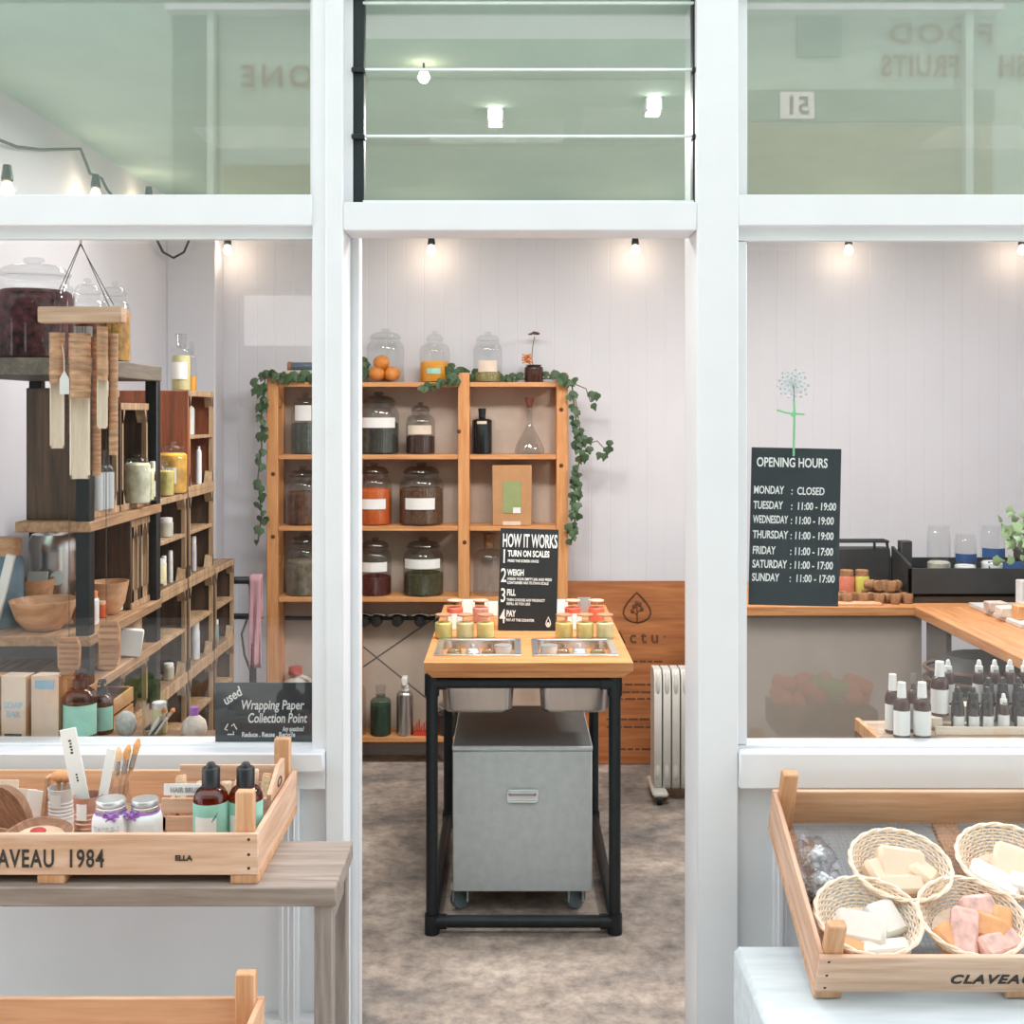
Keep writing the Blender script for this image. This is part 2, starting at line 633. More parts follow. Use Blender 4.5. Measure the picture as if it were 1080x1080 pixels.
# ------------------------------------------------------------------ the shop across the lane (seen only as a reflection in the glass)
grn = mat('green_facade_paint', (158, 186, 170), 0.6, var=0.04, scale=1.5)
grnd = mat('dark_green_paint', (96, 136, 118), 0.6, var=0.05)
olive = mat('olive_shutter', (128, 142, 104), 0.7, var=0.08)
shade = mat('dim_shop_inside', (60, 58, 54), 0.8, var=0.3, scale=1.2)
gold = mat('brown_gold_letters', (112, 76, 26), 0.6)
S = 151.0
rx = lambda p: (p - 540) / S
rz = lambda p: 1.77 + (435 - p) / S
Y0 = -5.0
opp = bpy.data.objects.new('wall_opposite', None)
COL.objects.link(opp)
opp['kind'] = 'structure'
G().b2(-9, 9, Y0 - .3, Y0, 2.95, 6.4).b2(-9, -7, Y0 - .3, Y0, 0, 2.95).b2(5.5, 9, Y0 - .3, Y0, 0, 2.95).done('facade', grn, opp)
G().b2(-7, 5.5, Y0 - 2, Y0 - 1.9, 0, 2.95).b2(-7, 5.5, Y0 - 1.9, Y0, 2.9, 2.94).done('shop_recess', shade, opp)
G().b2(rx(183), rx(232), Y0 - .01, Y0 + .02, 2.95, 4.6).b2(rx(840), rx(887), Y0 - .01, Y0 + .02, 4.25, 4.6).b2(rx(790), rx(1048), Y0, Y0 + .02, 3.8, 4.02).done('band', grnd, opp)
G().b2(rx(236), rx(327), Y0, Y0 + .015, 3.1, 3.5).b2(rx(790), rx(1046), Y0, Y0 + .015, 3.05, 3.78).done('shutter', olive, opp)
G().b2(rx(222), rx(229), Y0 + .02, Y0 + .1, 2.95, 4.6).b2(rx(1013), rx(1021), Y0 + .02, Y0 + .1, 2.95, 4.6).done('drainpipe', mat('pale_green_pipe', (186, 208, 196), .6), opp)
G().b2(rx(180), rx(1050), Y0, Y0 + .14, rz(17), rz(4)).done('awning_box', paint, opp)
MT = Matrix.Translation((0, Y0 + .022, 0)) @ Matrix.Rotation(PI, 4, 'Z')
g = G(MT)
g.text('ONE', .215, -rx(331), rz(92), bold=.004, space=1.25)
g.text('FOOD', .19, -rx(1047), rz(46), sx=1.22, bold=.006, space=1.2)
g.text('FRUITS', .21, -rx(1011), rz(81), sx=.78, bold=.006, space=1.1)
g.text('FRESH', .21, -rx(1125), rz(81), sx=.78, bold=.006, space=1.1)
g.done('lettering', gold, opp)
G().b2(rx(822), rx(858), Y0 + .02, Y0 + .03, rz(126), rz(98)).done('number_plate', paperm, opp)
G(Matrix.Translation((0, Y0 + .033, 0)) @ Matrix.Rotation(PI, 4, 'Z')).text('51', .17, -rx(853), rz(121), bold=.004).done('number', dark_ink, opp)
g = G().b2(rx(272), rx(352), Y0 + .3, Y0 + .42, rz(368), rz(318))  # unseen white board, added so the west pane mirrors a bright patch
g.done('reflection_board', mat('white_board', (245, 245, 245), .6), opp)
for px, c in ((842, (200, 84, 60)), (868, (110, 150, 80)), (888, (206, 110, 70)), (160, (130, 150, 90)), (70, (200, 120, 70))):
    x = (px - 540) / 188
    g = G()
    for i in range(30):
        g.ball((x + random.uniform(-.11, .11), -3.4 + random.uniform(-.12, .12), .16 + random.uniform(0, .1)), .045, 8, 6)
    g.done('produce_heap', fill(c, .2), opp)
    G().b2(x - .15, x + .15, -3.56, -3.24, 0, .14).done('produce_bin', shade, opp)

# ------------------------------------------------------------------ outside: bench, plinth, crates
ZB = 0.757
b = thing('wooden_bench', 'weathered grey-brown bench table standing in front of the shop wall', 'bench', (-.95, -.39, 0))
G().b2(-.55, .574, -.135, .135, ZB - .042, ZB, .003).done('bench_top', benchw, b)
for sx in (-1, 1):
    for sy in (-1, 1):
        cx = .574 - .028 if sx > 0 else -.55 + .03
        G().b2(cx - .02, cx + .02, sy * .105 - .02, sy * .105 + .02, 0, ZB - .042, .003).done('leg', benchz, b)
for xx in (.53, -.54):
    G().b2(xx, xx + .03, -.085, .085, ZB - .1, ZB - .042).done('apron', benchz, b)

p = G().b2(0, 1.3, -.62, 0, 0, .5, .012)
tag(p.done('display_plinth', plinthm, None, (ax(773, 2.77), -.23, 0)), 'pale grey painted plinth under the tilted soap crate', 'plinth')


def crate(name, label, L, W, H, loc, rot, boards=(None, None, None), post=.2, mesh=False, xr=1):
    """open produce crate: origin at the front corner on side xr, inside x from 0 to -xr*L"""
    c = thing(name, label, 'crate', loc, rot)
    t = .012
    mid = xr * -.445
    s = -xr
    X0, X1 = sorted((0, s * L))
    f0 = .02
    fb, bb, sb = boards
    G().b2(X0, X1, 0, t, f0, H, .002).done('front_board', fb or crw, c)
    G().b2(X0, X1, W - t, W, f0, H, .002).done('back_board', bb or crwo, c)
    G().b2(X0, X0 + t, t, W - t, f0, H, .002).done('side_board', sb or crwy, c)
    G().b2(X1 - t, X1, t, W - t, f0, H, .002).done('side_board', sb or crwy, c)
    for xx in (X0 + t + .02, X1 - t - .02):
        for yy in (t + .012, W - t - .012):
            G().b2(xx - .02, xx + .02, yy - .012, yy + .012, f0, post, .003).done('corner_post', crwz, c)
    for xx in (X0 + .03, mid, X1 - .03):
        G().b2(xx - .03, xx + .03, .002, W - .002, 0, f0, .002).done('runner', crwz, c)
    if mesh:
        g = G()
        n = int(L / .0115)
        for i in range(1, n):
            g.box((X0 + i * L / n, W / 2, f0 + .004), (.0009, W - .02, .0009))
        n = int(W / .0115)
        for i in range(1, n):
            g.box(((X0 + X1) / 2, i * W / n, f0 + .005), (L - .02, .0009, .0009))
        g.done('wire_mesh', wire, c)
    else:
        g = G()
        k = 5
        for i in range(k):
            g.b2(X0 + t, X1 - t, t + i * (W - 2 * t) / k + .002, t + (i + 1) * (W - 2 * t) / k - .002, f0, f0 + .006)
        g.done('base_slats', crw, c)
    g = G()
    for xx in (X0 + .02, X1 - .02):
        for zz in (f0 + .015, (f0 + H) / 2, H - .012):
            g.lathe([(0, 0), (.0035, 0), (0, .002)], (0, 0, 0), 8, Matrix.Translation((xx, 0, zz)) @ Matrix.Rotation(R(90), 4, 'X'))
    g.done('nail_heads', black, c)
    return c


YC = 2.49 - 3
lc = crate('display_crate', 'pine display crate of toiletries on the weathered bench', .95, .455, .1085, (-.545, YC, ZB), (0, 0, 0), post=.195)
bpy.data.objects
g = G()
g.text('CLAVEAU', .054, -.606, .038, y=-.001, sx=.66, bold=.0008, space=1.14)
g.text('1984', .054, -.41, .038, y=-.001, sx=.68, bold=.0008, space=1.12)
g.text('ELLA', .0155, -.178, .052, y=-.001, sx=1.1, bold=.0006)
g.done('lettering', dark_ink, lc)

# lower crate at the foot of the bench, on a low stool
st = thing('low_stool', 'low wooden stool under the lower pine crate', 'stool', (-.98, -.95, 0))
G().b2(-.33, .37, -.12, .12, .385, .41, .003).done('seat', benchw, st)
for sx in (-.29, .33):
    for sy in (-.09, .09):
        G().b2(sx - .02, sx + .02, sy - .02, sy + .02, 0, .385).done('leg', benchz, st)
zc = az(1050, 2.33)
crate('display_crate', 'second pine crate low in front of the bench, mostly out of view', .70, .4, zc - .41, (ax(275, 2.33) + .008, 2.33 - 3 - .4, .41), (0, 0, 0), (crwo, crwo, crwo), post=zc - .41 + .06)

# tilted crate of soap baskets
TILT = R(25)
rc = crate('display_crate', 'tilted pine crate with wire mesh base holding soap baskets', .75, .50, .125, (.652, 2.508 - 3, .502), (TILT, 0, 0), post=.2, mesh=True, xr=-1)
g = G()
g.text('CLAVEAU', .036, .284, .05, y=-.001, sx=1.0, bold=.001, shear=.18, space=1.2)
g.done('lettering', dark_ink, rc)
for xx in (.095, .70):
    g = G()
    T = Matrix.Rotation(-TILT, 4, 'X')
    yb = .46
    zw = math.sin(TILT) * yb
    g.box((xx, 0, 0), (.025, .02, zw - .01), M=Matrix.Translation((0, yb - .035 * 0 - zw / 2 * math.sin(TILT) * 1.0, -zw / 2 * math.cos(TILT))) @ T)
    g.done('prop_leg', crwz, rc)
M_RC = Matrix.Translation((.652, 2.508 - 3, .502)) @ Matrix.Rotation(TILT, 4, 'X')


def on_rc(x, y, z=.026):
    return M_RC @ Vector((x, y, z))


def rc_hit(px, py, h=.026):
    """where the view line through a pixel meets the tilted crate's base"""
    o = Vector((0, -3, 1.77))
    d = Vector(((px - 540) / 1224, 1, (435 - py) / 1224))
    n = M_RC.to_3x3() @ Vector((0, 0, 1))
    p0 = on_rc(0, 0, h)
    t = (p0 - o).dot(n) / d.dot(n)
    q = M_RC.inverted() @ (o + d * t)
    return q.x, q.y


def basket(px, py, R1, label, sc_=1.0):
    x, y = rc_hit(px, py, .075)
    o = thing('wicker_basket', label, 'basket', on_rc(x, y, .027), (TILT, 0, 0), 'soap baskets in the tilted crate')
    r0, h = R1 * .66, R1 * .55
    g = G()
    NR, NS = 9, 28
    for k in range(NR):
        t = (k + .5) / NR
        rr = r0 + (R1 - r0) * t ** .8
        g.tube([((rr + (.0018 if (i + k) % 2 else -.0018)) * math.cos(2 * PI * i / (NS * 2)) * 1.08, (rr + (.0018 if (i + k) % 2 else -.0018)) * math.sin(2 * PI * i / (NS * 2)), h * t) for i in range(NS * 2)], .0026, 5, True)
    g.done('woven_side', wick, o)
    g = G()
    for i in range(NS):
        a = 2 * PI * i / NS
        g.tube([(r0 * math.cos(a) * 1.08, r0 * math.sin(a), 0), ((r0 + R1) / 2 * math.cos(a) * 1.09, (r0 + R1) / 2 * math.sin(a) * 1.01, h * .45), (R1 * math.cos(a) * 1.08, R1 * math.sin(a), h)], .0017, 5)
    g.done('stakes', wick, o)
    g = G()
    for ph in (0, PI):
        g.tube([((R1 + .002 * math.cos(9 * a + ph)) * math.cos(a) * 1.08, (R1 + .002 * math.cos(9 * a + ph)) * math.sin(a), h + .003 * math.sin(9 * a + ph)) for a in [2 * PI * i / 72 for i in range(72)]], .0034, 5, True)
    g.done('rim', wick, o)
    G().lathe([(0, .001), (r0, .001), (r0, .005), (0, .005)], seg=28, M=Matrix.Diagonal((1.08, 1, 1, 1))).done('base', wick, o)
    return o, (x, y)


def soap(bk, dx, dy, dz, s, rot, m, label, cat='soap', grp=None, kind=0):
    x, y = bk[1]
    s = [v * 1.3 for v in s]
    dz *= 1.12
    g = G()
    if kind == 0:
        g.box((0, 0, 0), s, bev=min(s) * .22)
    else:
        g.ball((0, 0, 0), (s[0] / 2, s[1] / 2, s[2] / 2), 14, 8)
    loc = on_rc(x + dx, y + dy, .027 + dz)
    e = (Matrix.Rotation(TILT, 3, 'X') @ Euler(rot).to_matrix()).to_euler()
    tag(g.done('soap_bar', m, None, loc, e), label, cat, grp)


bk = basket(949, 915, .108, 'round wicker basket of cream soap bars beside the bagged stones')
soap(bk, -.035, .0, .03, (.07, .05, .035), (.25, 0, .3), soap_c, 'cream soap bar lying at the basket wall, nearest the bagged stones')
soap(bk, .005, .012, .038, (.085, .06, .035), (.5, .1, -.1), soap_c, 'big cream soap bar upright in the middle of the cream-soap basket')
soap(bk, .05, -.008, .03, (.05, .05, .035), (.3, .2, .9), soap_c, 'cream soap bar turned edge-on beside the big cream bar')
soap(bk, -.005, -.04, .028, (.08, .035, .03), (.35, 0, .05), soap_c, 'cream soap bar in front at the low rim of the cream-soap basket')
bk = basket(1064, 911, .112, 'round wicker basket cut by the picture edge, holding white and cream soaps')
soap(bk, -.045, -.035, .027, (.09, .045, .03), (.2, .1, -.6), soap_w, 'white soap bar sloping down in the basket at the picture edge')
soap(bk, .02, -.005, .036, (.09, .07, .035), (.4, 0, -.5), soap_c, 'cream soap bar behind the sloping white bar')
soap(bk, .035, -.055, .03, (.08, .04, .03), (.2, 0, -.3), soap_w, 'pale soap bar at the low rim of the basket at the picture edge')
bk = basket(915, 969, .108, 'wicker basket with white soaps, lowest beside the crate corner post')
soap(bk, -.02, -.02, .034, (.085, .055, .035), (.35, -.1, -.35), soap_w, 'large white soap bar in the basket beside the crate corner post')
soap(bk, .045, .012, .028, (.06, .06, .03), (.4, .2, .5), soap_w, 'white soap bar leaning on the basket wall beside the large white bar')
soap(bk, .02, -.065, .024, (.09, .03, .03), (.1, 0, .1), soap_w, 'narrow white soap at the front of the white-soap basket')
soap(bk, -.05, -.062, .024, (.05, .03, .03), (.1, 0, -.4), soap_o, 'orange-brown soap bar under the large white bar')
bk = basket(1024, 970, .109, 'wicker basket of pink speckled soaps above the crate lettering')
soap(bk, -.025, -.03, .034, (.045, .085, .03), (.45, 0, -.3), soap_p, 'tall pale pink soap bar standing in the pink-soap basket')
soap(bk, .03, .03, .038, (.06, .05, .03), (.5, .1, .2), soap_p, 'speckled pink soap bar at the back of the pink-soap basket')
soap(bk, .035, -.02, .036, (.06, .045, .032), (.45, 0, -.5), soap_o, 'orange soap bar with dark speckles in the middle of the pink-soap basket')
soap(bk, .045, -.055, .03, (.075, .04, .03), (.3, 0, .35), soap_p, 'speckled pink soap bar lying at the low rim of the pink-soap basket')
soap(bk, .07, .0, .03, (.035, .06, .03), (.3, .2, -.2), soap_o, 'orange soap bar on end at the side of the pink-soap basket')
soap(bk, -.06, -.035, .024, (.04, .05, .03), (.3, 0, .6), soap_o, 'small orange soap beside the tall pale pink bar')

# cellophane bags of crystals against the crate side
for k, (px, py, rr, lb, mm) in enumerate(((858, 900, .046, 'clear film bag of blue-white crystals high against the crate side', jar_white), (866, 925, .044, 'clear film bag of crystals just above the white-soap basket', jar_white), (851, 938, .034, 'clear film bag of dark bath stones below the crystal bags', fill((120, 110, 104), .4)))):
    x, y = rc_hit(px, py, .06)
    o = thing('crystal_bag', lb, 'bag', on_rc(x, y, .028), (TILT, 0, .2 * k), 'film bags beside the soap baskets')
    wb = lambda a, z: 1 + .14 * math.sin(5 * a + 60 * z) + .08 * math.sin(11 * a - 90 * z)
    G().lathe([(0, 0), (rr, .004), (rr * 1.1, rr * .6), (rr * .8, rr * 1.1), (rr * .35, rr * 1.35), (rr * .7, rr * 1.75)], seg=26, wob=wb).done('film', cello, o)
    g = G()
    for i in range(14):
        a, q = random.uniform(0, 6.28), random.uniform(0, rr * .6)
        g.box((q * math.cos(a), q * math.sin(a), .010 + random.uniform(0, rr * .8)), [random.uniform(.010, .018) for _ in '123'], (random.random(), random.random(), random.random()), .002)
    g.done('crystals', mm, o)

# ------------------------------------------------------------------ vessels
def arc(r0, z0, r1, z1, n=5, bulge=1):
    """quarter-ellipse shoulder from (r0,z0) up to (r1,z1)"""
    return [(r1 + (r0 - r1) * math.cos(PI / 2 * i / n), z0 + (z1 - z0) * math.sin(PI / 2 * i / n)) for i in range(n + 1)]


def jar(label, loc, r, h, m=None, frac=.4, paper=None, lid=True, gm=None, name='storage_jar', cat='jar', group=None, pm=None, lidm=None, neck=.78):
    """wide glass storage jar: body, contents, knobbed lid, paper label"""
    o = thing(name, label, cat, loc, group=group)
    hb = h * (.80 if lid else .96)
    G().lathe([(0, 0), (r * .93, 0), (r, r * .08), (r, hb * .72)] + arc(r, hb * .72, r * neck, hb * .93, 5)[1:] + [(r * neck, hb), (r * (neck + .05), hb + .002)], seg=26).done('body', gm or clearw, o)
    if m:
        top = h * frac
        g = G()
        k = 7
        prof = [(0, .004), (r * .90, .004), (r * .95, .01), (r * .95, top * .97)] + [(r * .95 * (1 - i / k), top * (1 + .03 * math.sin(i * 2.3))) for i in range(1, k + 1)]
        g.lathe(prof, seg=24, wob=lambda a, z: 1 if z < top * .9 else 1 - .03 * math.sin(5 * a + 40 * z))
        g.done('contents', m, o)
    if paper:
        z0, z1, wd = paper
        G().lathe([(r * 1.012, h * z0), (r * 1.012, h * z1)], seg=10, a0=FRONT - wd, a1=FRONT + wd).lathe([(r * 1.004, h * z0), (r * 1.004, h * z1)], seg=10, a0=FRONT - wd, a1=FRONT + wd).done('paper_label', pm or paperm, o)
    if lid:
        q = r * (neck + .06)
        G().lathe([(0, hb + .003), (q * .9, hb + .003), (q, hb + .008), (q, hb + .012)] + arc(q * .92, hb + .014, q * .28, h * .93, 5) + [(q * .2, h * .935), (q * .3, h * .965), (q * .24, h * .99), (0, h)], seg=24).done('lid', lidm or lidglass, o)
    return o


def bottle(label, loc, r, h, gm, m=None, frac=.5, paper=None, pm=None, cap=None, capm=None, neck=.3, sh=.62, name='bottle', cat='bottle', group=None, base=None):
    """round bottle: body, liquid, label band, cap (kind: round, pump, dropper, spray, cork)"""
    o = thing(name, label, cat, loc, group=group)
    nr = r * neck
    hn = h * (.80 if cap else 1)
    G().lathe([(0, 0), (r * .92, 0), (r, r * .1), (r, h * sh)] + arc(r, h * sh, nr, h * sh + (hn - h * sh) * .72, 6)[1:] + [(nr, hn), (nr * 1.15, hn), (nr * 1.15, hn + .003), (nr * .7, hn + .003)], seg=22).done('body', gm, o)
    if m:
        top = h * frac
        G().lathe([(0, .003), (r * .9, .003), (r * .93, .008), (r * .93, top), (0, top)], seg=20).done('contents', m, o)
    if paper:
        z0, z1, wd = paper
        G().lathe([(r * 1.015, h * z0), (r * 1.015, h * z1)], seg=14, a0=FRONT - wd, a1=FRONT + wd).lathe([(r * 1.004, h * z0), (r * 1.004, h * z1)], seg=14, a0=FRONT - wd, a1=FRONT + wd).done('label_band', pm or paperm, o)
    if cap:
        g = G()
        cr = max(nr * 1.25, r * .42)
        if cap == 'round':
            g.lathe([(0, hn - .01), (cr, hn - .01), (cr, h - .003), (cr * .9, h), (0, h)], seg=18)
        elif cap == 'cork':
            g.lathe([(0, hn - .01), (nr * .95, hn - .01), (nr * 1.25, h), (0, h)], seg=14)
        elif cap == 'disc':
            c1 = hn + (h - hn) * .66
            g.lathe([(0, hn - .012), (cr, hn - .012), (cr, c1), (cr * .9, c1 + .003), (cr * .55, c1 + .004), (cr * .5, h - .004), (cr * .35, h), (0, h)], seg=20)
        elif cap == 'pump':
            c1 = hn + (h - hn) * .3
            g.lathe([(0, hn - .012), (cr, hn - .012), (cr, c1), (cr * .35, c1 + .002), (cr * .3, h - .012), (cr * .75, h - .010), (cr * .75, h), (0, h)], seg=18)
            g.box((0, -cr * 1.3, h - .005), (cr * .5, cr * 1.6, .008), bev=.002)
        elif cap == 'dropper':
            c1 = hn + (h - hn) * .25
            g.lathe([(0, hn - .012), (cr, hn - .012), (cr * .95, c1), (cr * .6, c1 + .002), (cr * .62, h - .012), (cr * .45, h - .003), (0, h)], seg=16)
        elif cap == 'mist':
            g.lathe([(0, hn - .022), (cr * 1.15, hn - .022), (cr * .95, h), (0, h)], seg=18)
        elif cap == 'spray':
            c1 = hn + (h - hn) * .3
            g.lathe([(0, hn - .012), (cr, hn - .012), (cr * .8, c1), (0, c1)], seg=16)
            g.box((0, -.008, c1 + (h - c1) / 2), (cr * 1.3, cr * 2.4 + .01, (h - c1) * .95), bev=.004)
            g.box((0, -cr * 1.6 - .004, c1 - .004), (.006, .006, .03), rot=(.5, 0, 0))
        g.done('cap', capm or blackp, o)
    return o


# ------------------------------------------------------------------ back shelf
DS = 5.8
SH = thing('pine_shelf', 'tall open orange pine shelf unit against the back wall', 'shelf', (0, DS - 3, 0))
sx = lambda p: ax(p, DS)
DEP = .19
ztop = az(393, DS)
UP = [(281, 293), (366, 378), (483, 495), (587, 599)]
for a, b_ in UP:
    for yy in (0, DEP - .035):
        G().b2(sx(a), sx(b_), yy, yy + .035, 0, ztop, .004).done('upright', pinez, SH)
    for zz in (.3, 1.0, 1.8):
        G().b2(sx((a + b_) / 2) - .02, sx((a + b_) / 2) + .02, .035, DEP - .035, zz, zz + .04).done('rung', pine, SH)
G().b2(sx(282), sx(598), DEP + .0005, DEP + .0055, .06, az(404, DS)).done('back_panel', mat('shelf_back_board', (192, 174, 160), .8, var=.04), SH)
SZ = {}
for py in (403, 479.5, 555, 630, 778):
    z = az(py, DS)
    SZ[py] = z
    for (a, b_), (c_, d_) in zip(UP[:-1], UP[1:]):
        G().b2(sx(b_) + .001, sx(c_) - .001, .003, DEP - .003, z - .024, z, .002).done('shelf_board', pine, SH)
g = G()
for (x0, y0, x1, y1) in ((378, 712, 483, 640), (378, 690, 470, 765)):
    g.tube([(sx(x0), DEP + .004, az(y0, DS)), (sx(x1), DEP + .004, az(y1, DS))], .006, 6)
g.done('cross_brace', mat('dull_brace', (112, 104, 100), .6), SH)
g = G()
for px, py in ((484, 455), (592, 432), (592, 491), (490, 572), (288, 566), (288, 500)):
    g.lathe([(0, 0), (.011, .001), (.008, .003), (0, .004)], seg=10, M=Matrix.Translation((sx(px), 0, az(py, DS))) @ Matrix.Rotation(R(90), 4, 'X'))
g.done('knots', brown_ink, SH)


def sj(px, row, dy=.1):
    """stand on a shelf row"""
    d = DS + dy
    return (ax(px, d), d - 3, SZ[row] + .0005)


def pw(n, d=DS + .09):
    return n / 1224 * d


Y = (206, 140, 50)
jar('clear jar of whole oranges, first on the top board beside the doorway edge', sj(406.5, 403), pw(20), pw(57), None, name='storage_jar', gm=clear, lidm=clear)
for k, (dx, dz, c) in enumerate(((-.045, .045, 1), (.04, .043, 1), (.0, .046, .6), (-.02, .1, .7))):
    p = sj(406.5, 403)
    tag(G().ball((0, 0, 0), (.042, .042, .038), 16, 10).done('orange_fruit', fill((222, 136, 44), .12, 90, .2, .5), None, (p[0] + dx * .9, p[1] + (.035 if k == 2 else -.02), p[2] + dz)), ['orange at the low near side of the top-board jar', 'orange resting against the far side of the top-board jar', 'orange at the back of the top-board jar', 'orange on top of the others in the top-board jar'][k], 'orange', 'oranges in the clear jar')
jar('clear jar half full of yellow-orange liquid on the top board', sj(458.5, 403), pw(16), pw(55), orangel, .40, gm=clear, lidm=clear, neck=.5, paper=(.16, .26, .45), pm=mint)
jar('clear jar with olive contents on the top board between yellow jar and dried flower', sj(514.5, 403), pw(15), pw(54), fill((150, 140, 92)), .2, gm=clear, lidm=clear, paper=(.2, .42, .7), pm=creamp)
bottle('small amber vase bottle holding a dried flower on the top board', sj(563, 403), pw(10), pw(18), amberd, neck=.75, sh=.8, name='vase')
v = thing('dried_flower', 'single dried flower on a thin stem in the amber vase', 'flower', sj(563, 403))
G().tube([(0, 0, .07), (-.01, 0, .12), (-.006, 0, .18), (.004, 0, .235)], .0022, 6).done('stem', stemm, v)
g = G()
for i in range(26):
    a, q = random.uniform(0, 6.28), random.uniform(0, 1)
    g.box((.004 + .028 * q * math.cos(a), .028 * q * math.sin(a), .245 + .012 * (1 - q)), (.016, .009, .003), (random.uniform(-.6, .6), random.uniform(-.6, .6), a), 0)
g.done('flower_head', fill((112, 84, 66), .3), v)
v = thing('orange_bloom', 'small orange bloom leaning out of the amber vase', 'flower', sj(556, 403, .06))
G().tube([(.03, .03, .075), (.012, .01, .095), (0, 0, .1)], .002, 5).done('stem', stemm, v)
g = G()
for i in range(14):
    a = i * 2.4
    g.box((.016 * math.cos(a), .016 * math.sin(a), .1 + .003 * i), (.024, .014, .004), (.5 * math.cos(a), .5 * math.sin(a), a))
g.done('petals', fill((220, 140, 80), .15), v)

jar('dark jar of layered green and white herbs with a paper label', sj(399.5, 479.5), pw(21.5), pw(66), fill((62, 62, 52), .5, 30), .5, (.42, .58, 1.0))
jar('narrower jar of dark brown powder with cream label, second board', sj(443.5, 479.5), pw(15.5), pw(55), fill((74, 50, 42), .25), .34, (.38, .55, .9), pm=creamp, neck=.6)
bottle('black glass bottle alone on the second board', sj(508.5, 479.5), pw(10.5), pw(48), mat('black_glass', (24, 26, 28), .15), neck=.33, sh=.72, cap='cork', capm=black, paper=(.66, .72, .5), pm=creamp)
o = thing('glass_flask', 'clear conical glass flask with a brown stopper on the second board', 'flask', sj(558.5, 479.5))
G().lathe([(0, 0), (.068, 0), (.076, .01), (.074, .03), (.05, .08), (.022, .13), (.013, .16), (.013, .245), (.019, .25), (.016, .252)], seg=26).done('body', clearw, o)
G().lathe([(0, .235), (.012, .235), (.022, .275), (.022, .285), (0, .285)], seg=14).done('stopper', fill((120, 66, 48), .1), o)

jar('jar filled with bright orange powder on the third board', sj(394.5, 555), pw(19), pw(66), fill((226, 108, 46), .12), .56, (.26, .42, .8))
jar('large jar of brown seeds with white label on the third board', sj(444.5, 555), pw(23.5), pw(66), fill((104, 74, 54), .4), .58, (.26, .44, .7))
o = thing('kraft_box', 'brown kraft refill box with a green label on the third board', 'box', sj(540, 555, .07))
G().b2(-pw(20.5), pw(20.5), -.045, .045, 0, pw(63), .003).done('carton', kraft, o)
G().b2(-pw(9.5), pw(9.5), -.0475, -.045, pw(13), pw(46)).done('front_label', greenl, o)
G().b2(-pw(9.5), pw(9.0), -.0475, -.045, pw(.6), pw(4.5)).done('price_tag', creamp, o)
G().b2(pw(1), pw(9), -.0485, -.0475, pw(13), pw(19)).done('green_label_square', paperm, o)

jar('jar with dark red dried hibiscus and white label, lowest jar board', sj(395.5, 630), pw(17.5), pw(61), fill((96, 40, 34), .35), .32, (.42, .58, .9))
jar('jar of green dried leaves with white label, lowest jar board', sj(446.5, 630), pw(21.5), pw(61), fill((78, 76, 48), .4), .38, (.48, .64, 1.0))
bottle('plain clear bottle on the lowest jar board half behind the chalk sign', sj(516, 630), pw(17), pw(64), clearw, neck=.3, sh=.6, cap='cork', capm=cork)
# items in the bay seen through the west window
jar('grey-green jar with a pale lid on the second board behind the window post', sj(322, 479.5), pw(15), pw(64), fill((86, 92, 84), .3), .5, (.55, .8, .6))
jar('jar of brown twigs on the third board behind the window post', sj(319, 555), pw(18), pw(62), fill((112, 76, 54), .5, 25), .55)
jar('cloudy jar of mixed grey herbs on the lowest board behind the window post', sj(321, 630), pw(19), pw(66), fill((142, 132, 112), .4, 25), .55)
o = thing('white_jug', 'white plastic jug with a red cap under the lowest jar board', 'jug', (ax(312, 5.9), 2.89, SZ[778]))
G().lathe([(0, 0), (.085, 0), (.09, .015), (.09, .2), (.07, .25), (.03, .28), (.028, .3), (0, .3)], seg=24, M=Matrix.Diagonal((1, .75, 1, 1))).tube([(.02, 0, .29), (.07, 0, .27), (.085, 0, .2)], .012, 8).done('body', mat('milky_plastic', (206, 198, 188), .45), o)
G().lathe([(0, .3), (.036, .3), (.034, .335), (0, .335)], seg=18).done('cap', redm, o)
o = thing('lying_bottle', 'small blue-grey bottle with brown cap lying on the top board', 'bottle', (ax(318, 5.86), 2.86, SZ[403] + .0205 + .06))
G(Matrix.Rotation(R(90), 4, 'Y')).lathe([(0, -.05), (.02, -.05), (.021, -.046), (.021, .07), (.016, .08), (0, .08)], seg=16).done('body', mat('blue_grey_glass', (84, 100, 116), .3), o)
G(Matrix.Rotation(R(90), 4, 'Y')).lathe([(0, -.068), (.024, -.068), (.024, -.05), (0, -.05)], seg=16).done('cap', fill((160, 110, 84), .1), o)
o = thing('book_stack_box', 'small cream box under the lying bottle on the top board', 'box', (ax(318, 5.86), 2.87, SZ[403]))
G().b2(-.07, .06, -.05, .05, 0, .0595, .002).done('carton', creamp, o)

# wall taps below the lowest jar board
for k, px in enumerate((384, 397, 419, 443, 463)):
    d = 5.95
    o = thing('wall_tap', ['dark metal wall tap beside the doorway edge under the shelf', 'dark metal wall tap, second from the doorway edge', 'dark metal wall tap, third from the doorway edge', 'dark metal wall tap, fourth from the doorway edge', 'dark metal wall tap closest to the refill cart corner'][k], 'tap', (ax(px, d), d - 3 + .05, az(655, d)), group='wall taps under the pine shelf')
    G(Matrix.Rotation(R(90), 4, 'X')).lathe([(0, -.001), (.032, -.001), (.03, .01), (.018, .014), (.018, .05), (.026, .055), (.026, .075), (0, .08)], seg=16).done('spout', mat('dark_tap_metal%d' % k, (84, 86, 88), .3, .8), o)
    G().tube([(-.045, -.045, .028), (0, -.045, .036), (.045, -.045, .028)], .007, 8).done('handle', steel, o)
tag(G().b2(ax(290, 5.98), ax(475, 5.98), -.009, .009, .004, .022, .003).done('tap_rail', blackt, None, (0, 2.988, az(655, 5.98))), 'dark rail on the wall carrying the row of taps', 'rail')

